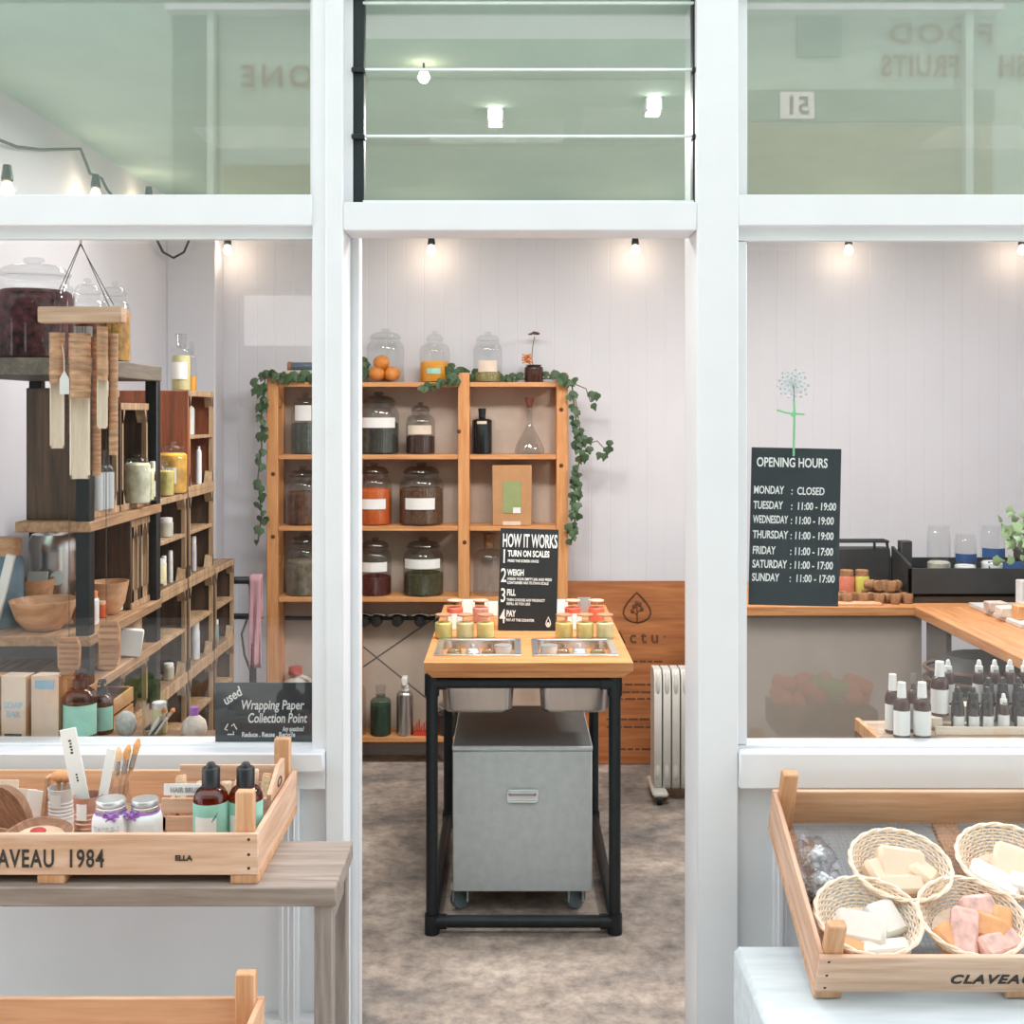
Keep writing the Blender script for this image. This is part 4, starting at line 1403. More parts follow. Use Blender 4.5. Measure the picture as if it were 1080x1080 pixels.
# stacked crates' goods
bottle('clear bottle of pale yellow liquid on top of the stacked crates', (ax(191, 4.6), 1.6, 1.856), .038, .225, clear, fill((214, 204, 150), .06), .62, neck=.5, sh=.68, cap='cork', capm=clearw, paper=(.2, .5, .9))
bottle('slim clear bottle with orange base on top of the stacked crates', (ax(202, 4.72), 1.72, 1.856), .02, .2, clear, orangel, .3, neck=.45, sh=.6, cap='cork', capm=clearw)
bottle('white flask bottle in the top stacked crate', (-1.31, 1.66, 1.463 + .2165), .034, .16, mat('frosted_glass', (206, 208, 208), .4), neck=.35, sh=.62, cap='round', capm=paperm)
bottle('slim white bottle under the inner shelf of the top stacked crate', (-1.28, 1.74, 1.478), .012, .15, jar_white, neck=.5, sh=.8)
bottle('grey bottle with yellow label under the inner shelf of the top stacked crate', (-1.29, 1.58, 1.478), .016, .13, fill((170, 160, 120), .3), neck=.5, sh=.7)
jar('clear jar of orange slices on the crates beside the far rack post', (-1.285, 1.40, 1.463), .055, .20, fill((222, 164, 70), .45, 22), .75, gm=clear, lidm=clear, paper=(.2, .5, .5))
jar('squat jar of pale slices beside the orange-slice jar', (-1.275, 1.27, 1.463), .032, .13, fill((206, 190, 110), .4, 25), .7, gm=clear, lidm=clear)
ZC = [1.113 + .0145, 1.113 + .19, .753 + .0145, .753 + .19]
goods = [('pair_tub', 195, 4.25, .376 + .376 * 0 + .014 + .753, .022, .09, (226, 214, 170), 'pale yellow tub in the third-tier crate next to the rack'),
         ('tub', 203, 4.36, .753 + .0145, .02, .06, (190, 180, 160), 'squat grey tub in the third-tier crate next to the rack'),
         ('tub', 178, 4.05, 1.1275, .022, .12, (232, 220, 180), 'cream and yellow tub in the fourth-tier crate beside the far rack post'),
         ('tub', 184, 4.15, 1.1275, .022, .12, (228, 216, 176), 'second cream and yellow tub in the fourth-tier crate'),
         ('tub', 195, 4.32, 1.113 + .1945, .028, .07, (196, 192, 180), 'pale tub on the inner shelf of the fourth-tier crate'),
         ('tube', 198, 4.30, 1.1275, .01, .11, (236, 232, 230), 'slim white tube in the fourth-tier crate, first of two'),
         ('tube', 204, 4.38, 1.1275, .01, .12, (226, 222, 220), 'slim white tube in the fourth-tier crate, second of two'),
         ('tall_bottle', 218, 4.70, 1.1275, .012, .14, (206, 200, 206), 'tall pale bottle in the middle-column crate, fourth tier'),
         ('tall_bottle', 219, 4.72, .753 + .0145, .02, .15, (214, 216, 222), 'white bottle in the middle-column crate, third tier'),
         ('box', 192, 4.2, .376 + .0145, .04, .1, (210, 206, 150), 'white and yellow packet in the second-tier crate next to the rack'),
         ('tub', 217, 4.66, .376 + .0145, .018, .1, (170, 180, 170), 'greenish tub in the second-tier crate of the middle column'),
         ('tub', 233, 5.05, .753 + .0145, .014, .1, (120, 160, 160), 'teal bottle in the far-end column crate'),
         ('tub', 235, 5.08, .376 + .0145, .014, .14, (200, 190, 190), 'pale slim bottle in the far-end column, second tier')]
for nm, px, d, z, r, h, c, lb in goods:
    if nm == 'box':
        tag(G().b2(-r, r, -.03, .03, 0, h, .002).done('packet', fill(c, .25, 12, 0), None, (-1.31, d - 3, z)), lb, 'packet')
    else:
        cyl_jar(lb, px, d, z, r, h, fill(c, .2, 20, 0, .5), paperm, name='bottle' if 'tall' in nm or nm == 'tube' else 'tub', cat='bottle' if 'tall' in nm or nm == 'tube' else 'tub')

# black pipe stand in the corner, pink cloth over it
d = 5.35
o = thing('pipe_stand', 'black pipe stand in the corner beside the pine shelf', 'stand', (0, d - 3, 0))
zt = az(612, d)
G().tube([(ax(222, d), 0, zt), (ax(262, d), 0, zt), (ax(266, d), 0, zt - .02), (ax(266.5, d), 0, zt - .06), (ax(267, d), 0, .001)], .017, 10).done('frame_pipe', black, o)
G().tube([(ax(240, d), 0, az(650, d)), (ax(266, d), 0, az(650, d))], .014, 10).done('cross_pipe', black, o)
G().tube([(ax(222, d), 0, zt), (ax(222, d), 0, .001)], .017, 10).done('frame_pipe', black, o)
G().tube([(ax(262, d), -.01, az(650, d)), (ax(256, d), -.02, az(668, d)), (ax(259, d), -.02, az(690, d)), (ax(264, d), -.01, az(705, d))], .006, 6).done('cable', cordm, o)
g = G()
n = 16
for sgn in (-1, 1):
    prev = None
    for i in range(n + 1):
        t = i / n
        zz = zt + .02 - t * (.42 if sgn < 0 else .2)
        row = []
        for k in range(7):
            row.append(g.bm.verts.new((ax(264 + k * 2.0, d), sgn * (.022 + .012 * math.sin(k * 1.7 + t * 3) * t), zz if i else zt + .026)))
        if prev:
            for k in range(6):
                g.bm.faces.new((prev[k], prev[k + 1], row[k + 1], row[k]))
        prev = row
oo = g.done('pink_cloth', pinkc, None, (0, d - 3, 0))
m_ = oo.modifiers.new('thickness', 'SOLIDIFY')
m_.thickness = .004
tag(oo, 'faded pink cloth hanging over the black pipe stand', 'cloth')

# ------------------------------------------------------------------ bamboo wind chime hung inside the window
D = 3.175
ch = thing('wind_chime', 'bamboo wind chime with ridged wood weights hanging inside the west window', 'wind chime', (0, D - 3, 0))
c2 = lambda px, py: (ax(px, D), 0, az(py, D))
G().tube([(ax(85, D), -.06, az(252, D)), (ax(85, D), 0, az(252, D)), c2(85, 257)], .004, 6).done('hook', steel, ch)
g = G()
for a, b_ in (((85, 256), (47, 340)), ((85, 256), (124, 343)), ((85, 258), (60, 322)), ((85, 258), (120, 322))):
    g.tube([c2(*a), c2(*b_)], .0012, 5)
for px, y0, y1 in ((62, 340, 352), (87, 340, 354), (111, 340, 346), (98, 340, 360), (118, 340, 352), (73, 340, 672), (112, 340, 656), (66, 340, 358), (90, 340, 360)):
    g.tube([c2(px, y0), c2(px, y1)], .0011, 5)
g.done('strings', stringm, ch)
G().b2(ax(43, D), ax(131, D), -.025, .025, az(341, D), az(324, D), .004).done('top_bar', crw, ch)


def chime(px, w, y0, yc, y1, dy=0, cut=True):
    r = w / 2 / 1224 * D
    zt_, zc_, zb_ = az(y0, D), az(yc, D), az(y1, D)
    x = ax(px, D)
    g = G(Matrix.Translation((x, dy, 0)))
    prof = []
    n = max(3, int((zt_ - zc_) / .018))
    for i in range(n + 1):
        z = zt_ - (zt_ - zc_) * i / n
        prof += [(r * 1.06, z + .0015), (r * 1.06, z - .0015), (r, z - .003)] if i < n else [(r, z)]
    g.lathe([(0, zt_ + .002)] + prof, seg=18)
    if cut:
        g.lathe([(r, zc_), (r, zb_ + r * .6), (r * .9, zb_)], seg=9, a0=PI * .02, a1=PI * .98)
    else:
        g.lathe([(r, zc_), (r, zb_), (0, zb_)], seg=18)
    g.done('bamboo_tube', bamboo, ch)
    if cut:
        g = G(Matrix.Translation((x, dy, 0))).lathe([(r * .84, zc_ + .012), (r * .84, zb_ + r * .6), (r * .75, zb_)], seg=9, a0=PI * .02, a1=PI * .98)
        g.lathe([(0, zc_ + .013), (r * .86, zc_ + .013)], seg=12)
        for s_ in (-1, 1):
            g.b2(s_ * r * .84, s_ * r, -.001, .002, zb_ + r * .4, zc_)
        g.done('cut_face', bamin, ch)


chime(62, 15, 352, 404, 473, -.012)
chime(87, 21, 353, 420, 505, -.02)
chime(110.5, 11, 346, 401, 452, -.02)
chime(99, 9, 356, 500, 502, .02, False)
chime(118, 9, 352, 478, 480, .012, False)
chime(73, 8, 356, 456, 458, .022, False)
for px, y0, y1, w in ((73, 672, 716, 24), (115.5, 655, 706, 23)):
    g = G()
    hw = w / 2
    P = [(-hw * .72, y0), (hw * .72, y0), (hw, y0 + 10), (hw * .95, y1 - 14), (hw * .5, y1), (-hw * .5, y1), (-hw * .95, y1 - 14), (-hw, y0 + 10)]
    P = [(ax(px + a, D), az(b_, D)) for a, b_ in P]
    g.prism(P, -.005, .005)
    g.done('ridged_weight', ridgew, ch)
    g = G()
    for k in range(7):
        q = y0 + 5 + k * (y1 - y0 - 10) / 6
        g.box((ax(px, D), -.006, az(q, D)), (w * .8 / 1224 * D, .004, .006), bev=.0015)
    g.done('ridges', fill((150, 106, 76), .2), ch)
g = G()
g.prism([(ax(a, D), az(b_, D)) for a, b_ in ((69, 400), (74, 391), (79, 400), (79, 416), (69, 416))], -.042, -.041)
g.done('price_tag', paperm, ch)
G().tube([(ax(74, D), -.041, az(396, D)), (ax(72, D), -.03, az(376, D)), (ax(68, D), -.02, az(362, D))], .0014, 5).done('tag_string', paperm, ch)

# ------------------------------------------------------------------ goods on the board inside the west window
DW = 3.18
for k, (px, w, nm, m_) in enumerate(((19, 27, 'pale kraft soap carton with blue lettering beside the plain carton', kraftl), (52, 30, 'plain pale kraft carton with blue band beside the mint-labelled bottle', kraftl), (-8, 24, 'pale kraft carton cut by the picture edge', kraft))):
    o = thing('soap_carton', nm, 'carton', (ax(px, DW), DW - 3, ZW), (0, 0, R(-6)), 'kraft cartons inside the window')
    hw = w / 2 / 1224 * DW
    hh = az(711, DW) - ZW
    G().b2(-hw, hw, -.025, .025, 0, hh, .001).done('carton_body', m_, o)
    if k == 0:
        G().b2(-hw * .7, hw * .7, -.0262, -.0252, .012, .019).done('dark_strip', dark_ink, o)
        g = G()
        g.text('SOAP', .026, 0, .088, y=-.0257, sx=.85, align='CENTER').text('BAR', .026, 0, .064, y=-.0257, sx=.85, align='CENTER')
        g.done('blue_lettering', bluel, o)
    elif k == 1:
        G().b2(-hw * .7, hw * .7, -.0262, -.0252, hh - .035, hh - .012).done('blue_band', bluel, o)
    G().b2(hw - .001, hw + .0008, -.024, .024, 0, hh - .001).done('kraft_side', kraft, o)
bottle('large amber bottle with mint label and black pump inside the window', (ax(85, DW), DW - 3, ZW), .045, az(706, DW) - ZW, amberd, paper=(.08, .52, 1.5), pm=mint, cap='pump', neck=.36, sh=.58)
bottle('smaller amber bottle with mint label half behind the larger pump bottle', (ax(108, 3.235), .235, ZW), .030, az(717, 3.235) - ZW, amberd, paper=(.08, .52, 1.5), pm=mint, cap='pump', neck=.4, sh=.58)
tag(G().ball((0, 0, .06), (.02, .02, .03)).cyl((0, 0, 0), .014, .045).done('pink_sponge', fill((206, 130, 160), .15), None, (ax(70, 3.22), .22, ZW)), 'pink sponge behind the large mint-labelled bottle', 'sponge')
# paint brushes leaning in a glass tumbler
o = thing('glass_tumbler', 'clear glass tumbler holding brushes inside the window', 'tumbler', (ax(163, 3.19), .19, ZW))
G().lathe([(0, 0), (.03, 0), (.035, .10), (.033, .10), (.028, .006), (0, .006)], seg=22).done('glass_body', clear, o)


def brush(label, base, tip, m=None, r=.004, tuft=(220, 150, 86), group='brushes inside the window'):
    o = thing('paint_brush', label, 'brush', base, group=group)
    b_, t_ = Vector((0, 0, 0)), Vector(tip) - Vector(base)
    G().tube([b_, t_ * .35, t_ * .68], [r * .6, r * 1.1, r * .9], 8).done('handle', m or oldz, o)
    G().tube([t_ * .66, t_ * .84], r * 1.2, 10).done('ferrule', steel, o)
    G().tube([t_ * .83, t_ * .93, t_], [r * 1.2, r * 1.7, r * .6], 10).done('bristles', fill(tuft, .12, 80), o)
    return o


for k, (bx_, tx_, ty_, nm, tf) in enumerate(((158, 174, 747, 'brush with rust bristles, first in the window tumbler', (196, 106, 60)), (164, 184, 747, 'brush with orange bristles leaning farthest in the window tumbler', (222, 140, 84)), (160, 179, 752, 'black-handled brush in the window tumbler', (190, 110, 66)))):
    brush(nm, (ax(bx_, 3.19), .18 + .008 * k, ZW + .008), (ax(tx_, 3.2), .2, az(ty_, 3.2)), black if k == 2 else paperm, tuft=tf)
cyl_jar('small yellow and white tub behind the window brushes', 168, 3.235, ZW, .022, .085, fill((222, 206, 140), .2, 8, 0), paperm, name='tub', cat='tub')
o = thing('tilted_jar', 'round white-topped jar beside the wrapping paper sign', 'jar', (ax(205, 3.21), .21, ZW))
G().lathe([(0, 0), (.03, 0), (.036, .015), (.03, .04), (.012, .056), (0, .056)], seg=20).done('body', fill((206, 196, 186), .15), o)
G().lathe([(0, .056), (.012, .056), (.012, .078), (0, .08)], seg=16).done('cap', purple, o)
tag(G().ball((0, 0, .03), (.03, .022, .036), 14, 9).done('grey_sponge', fill((180, 182, 180), .25), None, (ax(133, 3.2), .2, ZW + .004)), 'grey rounded sponge between mint bottles and brushes', 'sponge')

# chalk sign standing against the glass
d = 3.075
s = 1224 / d
o = thing('chalk_sign', 'small chalkboard about used wrapping paper inside the west window corner', 'sign', (ax(279, d), d - 3, ZW))
w_, h_ = 104 / s, az(720, d) - ZW
G().b2(-w_ / 2, w_ / 2, 0, .005, 0, h_, .001).done('board', chalk, o)
tx = lambda p: (p - 279) / s
tz = lambda p: az(p, d) - ZW
g = G()
Q = dict(y=-.001)
g.text('used', .036, tx(238), tz(744), rot=R(33), sx=.8, bold=.0005, shear=.25, **Q)
g.text('Wrapping Paper', .035, tx(254), tz(748), sx=.72, bold=.0005, shear=.15, **Q)
g.text('Collection Point', .036, tx(261), tz(762), sx=.66, bold=.0005, shear=.15, **Q)
g.text('Any questions?', .018, tx(298), tz(771), sx=.52, bold=.0004, shear=.2, **Q)
g.text('Reduce . Reuse . Recycle', .018, tx(255), tz(777), sx=.78, bold=.0004, **Q)
for k in range(3):
    a = R(90 + 120 * k)
    b1, b2_ = R(90 + 120 * k + 28), R(90 + 120 * k + 92)
    rr = .016
    ccx, ccz = tx(243.5), tz(769)
    g.tube([(ccx + rr * math.cos(b1), -.001, ccz + rr * math.sin(b1)), (ccx + rr * 1.0 * math.cos(b2_), -.001, ccz + rr * math.sin(b2_)), (ccx + rr * .55 * math.cos(b2_ + .25), -.001, ccz + rr * .55 * math.sin(b2_ + .25))], .0016, 5)
g.done('lettering', white_ink, o)

# ------------------------------------------------------------------ goods in the outside crate
ZCF = ZB + .0265


def oc(px, d):
    return (ax(px, d), d - 3, ZCF)


bottle_specs = [(222.5, 2.60, 'amber bottle with black cap and mint label in the outside crate'), (259, 2.62, 'amber bottle with black cap and mint label behind the crate corner post')]
for px, d, nm in bottle_specs:
    o = bottle(nm, oc(px, d), 18.3 / 1224 * d, az(804, d) - ZCF, amber, fill((170, 92, 44), .1, 20, 0, .15), .56, paper=(.1, .585, 1.55), pm=mint, cap='disc', neck=.42, sh=.58)
    r = 18.3 / 1224 * d
    h = az(804, d) - ZCF
    G().lathe([(r * 1.024, h * .24), (r * 1.024, h * .45)], seg=8, a0=FRONT - .75, a1=FRONT + .55).lathe([(r * 1.016, h * .24), (r * 1.016, h * .45)], seg=8, a0=FRONT - .75, a1=FRONT + .55).done('white_panel', paperm, o)
    g = G()
    for k in range(3):
        g.tube([(r * 1.02 * math.cos(FRONT + .3 + .1 * k), r * 1.02 * math.sin(FRONT + .3 + .1 * k), h * (.40 + .02 * k)), (r * 1.022 * math.cos(FRONT + .42 + .1 * k), r * 1.022 * math.sin(FRONT + .42 + .1 * k), h * (.45 + .025 * k))], .0012, 5)
    g.done('leaf_print', fill((92, 150, 138), .1), o)

for k, (px, d, nm) in enumerate(((117, 2.585, 'white jar of salts with purple bow and printed label in the outside crate'), (153, 2.60, 'white jar of salts with purple ribbon and plain label in the outside crate'))):
    r = (19.3 if k == 0 else 18) / 1224 * d
    h = az(842, d) - ZCF
    o = thing('salt_jar', nm, 'jar', oc(px, d), group='ribboned jars in the outside crate')
    G().lathe([(0, 0), (r * .9, 0), (r, r * .2), (r, h * .6)] + arc(r, h * .6, r * .7, h * .78, 5)[1:] + [(r * .7, h * .80), (0, h * .8)], seg=26).done('body', jar_white, o)
    G().lathe([(0, h * .8), (r * .78, h * .8), (r * .8, h * .83), (r * .8, h * .87), (r * .77, h * .88), (r * .8, h * .9), (r * .8, h * .97), (r * .74, h), (0, h)], seg=26).done('metal_lid', tinm, o)
    g = G()
    g.tube([(r * .76 * math.cos(a), r * .76 * math.sin(a), h * .77 + .0015 * math.sin(3 * a)) for a in [2 * PI * i / 24 for i in range(24)]], .0035, 6, True)
    kx = .012 if k == 0 else -.02
    for s_ in (-1, 1):
        g.tube([(kx, -r * .82, h * .77), (kx + s_ * .013, -r * .86, h * .80 + .004), (kx + s_ * .017, -r * .86, h * .77), (kx, -r * .84, h * .765)], .003, 6)
        g.tube([(kx, -r * .84, h * .77), (kx + s_ * .010, -r * .9, h * .69)], .0028, 6)
    g.ball((kx, -r * .86, h * .77), .006, 8, 6)
    g.done('purple_bow', purple, o)
    G().lathe([(r * 1.012, h * .3), (r * 1.012, h * .6)], seg=8, a0=FRONT - .7, a1=FRONT + .75).lathe([(r * 1.003, h * .3), (r * 1.003, h * .6)], seg=8, a0=FRONT - .7, a1=FRONT + .75).done('paper_label', mat('printed_label_%d' % k, (226, 228, 230) if k else (206, 212, 216), .7, var=.02 if k else .3, scale=160), o)


def tin(label, px, d, w, top, m, lab=True):
    r = w / 2 / 1224 * d
    h = az(top, d) - ZCF
    o = thing('ribbed_tin', label, 'tin', oc(px, d))
    prof = [(0, 0), (r, 0), (r, h * .1)]
    for i in range(6):
        z = h * (.12 + i * .1)
        prof += [(r, z), (r * .91, z + h * .05)]
    prof += [(r, h * .75), (r, h * .97), (r * 1.03, h * .98), (r * 1.03, h), (r * .95, h), (r * .95, .01), (0, .01)]
    G().lathe(prof, seg=28).done('tin_body', m, o)
    if lab:
        G().lathe([(r * 1.02, h * .52), (r * 1.02, h * .88)], seg=6, a0=FRONT - .55, a1=FRONT + .25).lathe([(r * 1.005, h * .52), (r * 1.005, h * .88)], seg=6, a0=FRONT - .55, a1=FRONT + .25).done('tin_label', paperm, o)
    return o


tin('copper ribbed tin with a white tag sign in the outside crate', 93, 2.68, 29, 838, copper)
tin('white ribbed tin of wooden spoons in the outside crate', 65.5, 2.79, 28, 830, mat('white_tin', (226, 228, 230), .4, .1))
x, y, z = oc(65, 2.79)
for k, (dx, nm) in enumerate(((.004, 'wooden dish brush sticking up in the white tin'), (-.012, 'second wooden dish brush in the white tin'))):
    o = thing('dish_brush', nm, 'brush', (x + dx, y, z + .012))
    G().tube([(0, 0, 0), (.005, 0, .09)], .005, 8).done('handle', bowlw, o)
    G().ball((.008, 0, .10), (.022, .016, .014), 12, 8).done('head', fill((222, 160, 112), .12), o)
o = thing('tag_sign', 'tall white paper tag sign stuck in the copper tin', 'sign', (ax(93, 2.68), -.32, ZCF + .012), (0, R(-11), 0))
hh = az(772, 2.68) - ZCF
G().b2(-.019, .019, -.002, .002, 0, hh, .0008).done('tag_card', paperm, o)
g = G()
for k in range(5):
    g.b2(-.003 + .002 * (k % 2), .003, -.0026, -.0019, hh - .03 - .007 * k, hh - .026 - .007 * k)
for k in range(3):
    g.b2(-.001, .003, -.0026, -.0019, hh * .56 - .007 * k, hh * .56 + .004 - .007 * k)
g.done('tag_print', dark_ink, o)
# brushes in a glass jar behind the salt jars
o = thing('brush_jar', 'clear glass jar of brushes behind the salt jars', 'jar', oc(122, 2.72))
G().lathe([(0, 0), (.036, 0), (.036, .085), (.03, .105), (.03, .118), (.027, .118), (.027, .1), (.033, .082), (.033, .006), (0, .006)], seg=24).done('glass_body', clear, o)
for k, (tx_, ty_, nm) in enumerate(((124, 789, 'flat brush with pale bristles, first in the glass jar'), (133, 788, 'flat brush with orange bristles in the middle of the glass jar'), (142, 783, 'flat brush leaning farthest over in the glass jar'), (128, 794, 'flat brush half behind the others in the glass jar'))):
    brush(nm, (ax(119 + k, 2.72), -.285 + .006 * k, ZCF + .01), (ax(tx_, 2.72), -.27 + .01 * k, az(ty_, 2.72)), bowlw, .0052, (232, 170, 110) if k else (238, 200, 160), 'brushes in the outside crate')
tag(G().box((0, 0, .1), (.022, .003, .2), (R(-4), R(9), 0), .0005).done('clear_ruler', paperm, None, (ax(111, 2.7), -.31, ZCF + .006)), 'white slip with dark end standing beside the brushes', 'card')
# coconut shells
def coco(label, px, py_top, d, R_, rot, inner):
    o = thing('coconut_bowl', label, 'bowl', (ax(px, d), d - 3, ZCF + R_ * .62), rot)
    G().lathe([(0, -R_ * .62), (R_ * .45, -R_ * .58), (R_ * .82, -R_ * .32), (R_, .04 * R_), (R_ * .93, .04 * R_), (R_ * .75, -R_ * .26), (R_ * .4, -R_ * .48), (0, -R_ * .5)], seg=28, wob=lambda a, z: 1 + .03 * math.sin(4 * a)).done('shell', cocom, o)
    G().lathe([(0, -R_ * .12), (R_ * .8, -R_ * .16)], seg=20).done('filling', inner, o)
    return o


coco('coconut shell bowl lying open with a red patch inside', 41, 858, 2.60, .070, (R(9), R(4), 0), fill((222, 190, 160), .2, 20))
o = coco('grey-brown coconut shell on its side at the picture edge', 4, 840, 2.72, .076, (R(118), R(50), 0), cocom)
coco('coconut shell bowl cut by the picture edge in front', -10, 862, 2.575, .055, (R(10), 0, 0), fill((200, 150, 110), .2, 20))
tag(G().ball((0, 0, 0), (.018, .016, .008), 12, 8).done('red_soap', fill((186, 70, 66), .2), None, (ax(41, 2.60), -.405, ZCF + .05)), 'small red soap inside the open coconut shell', 'soap')
# cards and slats standing at the back
for k, (px, d, w, top, rot, m_, nm) in enumerate(((22, 2.84, .075, 832, 4, creamp, 'cream paper card standing behind the coconut shells'), (0, 2.86, .09, 823, 0, creamp, 'pale card behind the cards at the picture edge'), (38, 2.82, .05, 834, 8, paperm, 'white card leaning beside the slim wooden stick'))):
    hh = az(top, d) - ZCF
    tag(G().box((0, 0, hh / 2), (w, .003, hh), (R(-5), R(rot), 0), .0005).done('paper_card', m_, None, (ax(px, d), d - 3, ZCF)), nm, 'card', 'cards in the outside crate')
tag(G().box((0, 0, .055), (.009, .03, .11), (0, R(6), 0), .001).done('wooden_stick', crwo, None, (ax(49, 2.8), -.2, ZCF)), 'slim wooden stick standing beside the white tin', 'slat')
# small slatted tray with price strip
dT = 2.70
tr = thing('slatted_tray', 'small slatted pine box with handle hole standing in the outside crate', 'box', (ax(170, dT), dT - 3, ZCF))
Lx = ax(286, dT) - ax(170, dT)
Wt = .16
hF = az(842, dT) - ZCF
for zz in (0, .042):
    G().b2(0, Lx - .01, 0, .008, zz + .012, zz + .046, .001).done('slat', crw, tr)
    G().b2(0, Lx - .01, Wt - .008, Wt, zz + .002, zz + .036, .001).done('slat', crw, tr)
G().b2(0, Lx - .01, Wt - .008, Wt, .084, .12, .001).done('slat', crw, tr)
for xx, zz in ((0, .07), (Lx - .01, .135)):
    g = G()
    P = [(0.0, 0), (Wt, 0), (Wt, zz), (Wt * .6, zz), (0, zz * .72)]
    g.prism([(a, b_) for a, b_ in P], xx, xx + .01, Matrix.Rotation(R(90), 4, 'Z') @ Matrix.Diagonal((1, -1, 1, 1)))
    g.done('end_panel', crwy, tr)
g = G()
g.tube([(Lx - .0005, Wt * .6 + .022 * math.cos(a), .098 + .009 * math.sin(a)) for a in [2 * PI * i / 20 for i in range(20)]], .003, 6, True)
g.done('handle_hole', oldx, tr)
G().box((Lx * .24, .004, .108), (Lx * .44, .003, .026), (R(-8), 0, 0), .0005).done('price_strip', paperm, tr)
g = G()
g.text('HAIR BRUSH', .017, Lx * .08, .102, y=.0012, sx=.8, bold=.0003)
g.done('strip_lettering', mat('grey_ink', (170, 168, 168), .8), tr)
G().b2(.01, Lx - .01, .008, Wt - .008, 0, .006).done('tray_base', crw, tr)
for k in range(7):
    px = .03 + k * (Lx - .07) / 6
    o = thing('hair_brush', ['wooden brush nearest the price strip start in the slatted box', 'wooden brush, second along the slatted box', 'wooden brush, third along the slatted box', 'wooden brush, fourth along the slatted box', 'wooden brush, fifth along the slatted box', 'wooden brush, sixth along the slatted box', 'wooden brush beside the handle-hole end of the slatted box'][k], 'brush', (ax(170, dT) + px, dT - 3 + .08 + .02 * (k % 2), ZCF + .007), (R(-14), R(random.uniform(-9, 9)), 0), 'brushes in the slatted box')
    h_ = random.uniform(.085, .115)
    G().b2(-.012, .012, -.005, .005, 0, h_, .003).done('brush_back', creamp if k % 2 else bowlw, o)
    G().b2(-.01, .01, -.016, -.005, h_ * .4, h_ * .95, .001).done('bristles', fill((216, 192, 160), .2, 120), o)

# ------------------------------------------------------------------ counter on the east side
ct = thing('shop_counter', 'L-shaped counter with wooden top and grey-brown front on the east side', 'counter', (0, 0, 0))
ZK = .95
G().b2(.985, 2.55, 1.90, 2.62, ZK - .04, ZK, .003).done('counter_top', ctrx, ct)
G().b2(1.70, 2.55, .62, 1.899, ZK - .04, ZK, .003).done('counter_top', ctrw, ct)
G().b2(1.0, 1.74, 1.93, 1.95, 0, ZK - .041).b2(1.0, 1.02, 1.95, 2.6, 0, ZK - .041).done('front_panel', taupe, ct)
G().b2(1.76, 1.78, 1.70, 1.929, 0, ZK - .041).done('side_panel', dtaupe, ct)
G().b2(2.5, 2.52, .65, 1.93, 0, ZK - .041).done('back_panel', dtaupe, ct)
G().b2(1.74, 1.79, .64, .69, 0, ZK - .041).done('leg', dtaupe, ct)
o = thing('black_bag', 'black bag with brown straps on a stool below the counter', 'bag', (1.84, 1.5, .64))
G().lathe([(0, 0), (.19, 0), (.22, .04), (.22, .13), (.15, .19), (0, .2)], seg=28, M=Matrix.Diagonal((1, .7, 1, 1)), wob=lambda a, z: 1 + .04 * math.sin(3 * a + 12 * z)).done('bag_body', blackt, o)
g = G()
for z in (.05, .1, .14):
    g.tube([(.235 * math.cos(a), .166 * math.sin(a), z) for a in [2 * PI * i / 30 for i in range(30)]], .008, 6, True)
g.done('straps', fill((96, 72, 56), .2), o)
o = thing('round_stool', 'dark round stool carrying the black bag', 'stool', (1.84, 1.5, 0))
G().cyl((0, 0, .605), .17, .034, 24).done('seat', oldx, o)
for k in range(4):
    a = R(45 + 90 * k)
    G().tube([(.12 * math.cos(a), .12 * math.sin(a), .605), (.16 * math.cos(a), .16 * math.sin(a), 0)], .012, 8).done('leg', oldx, o)

# black open box behind the hours board
o = thing('black_case', 'black open case with thin rim standing on the counter behind the hours sign', 'case', (ax(905, 5.35), 2.33, ZK))
G().b2(-.2, .13, -.03, .05, 0, .2, .004).prism([(.13, 0), (.16, 0), (.13, .2)], -.03, .05).done('case_body', blackt, o)
g = G().tube([(-.2, -.03, .23), (.125, -.03, .23), (.125, .05, .23), (-.2, .05, .23)], .006, 6, True)
g.tube([(.125, .0, .23), (.16, .0, .0)], .006, 6).tube([(-.2, .0, .23), (-.2, .0, .19)], .006, 6).tube([(.06, -.03, .23), (.06, -.03, .195)], .006, 6)
g.done('wire_rim', black, o)
for k, (px, c, nm) in enumerate(((893, (206, 120, 96), 'small jar of reddish balm with cork lid on the counter'), (909, (200, 190, 90), 'small jar of yellow-green balm with cork lid on the counter'))):
    cyl_jar(nm, px, 5.12, ZK, .032, .125, fill(c, .2, 15, .0, .4), cork, name='balm_jar')
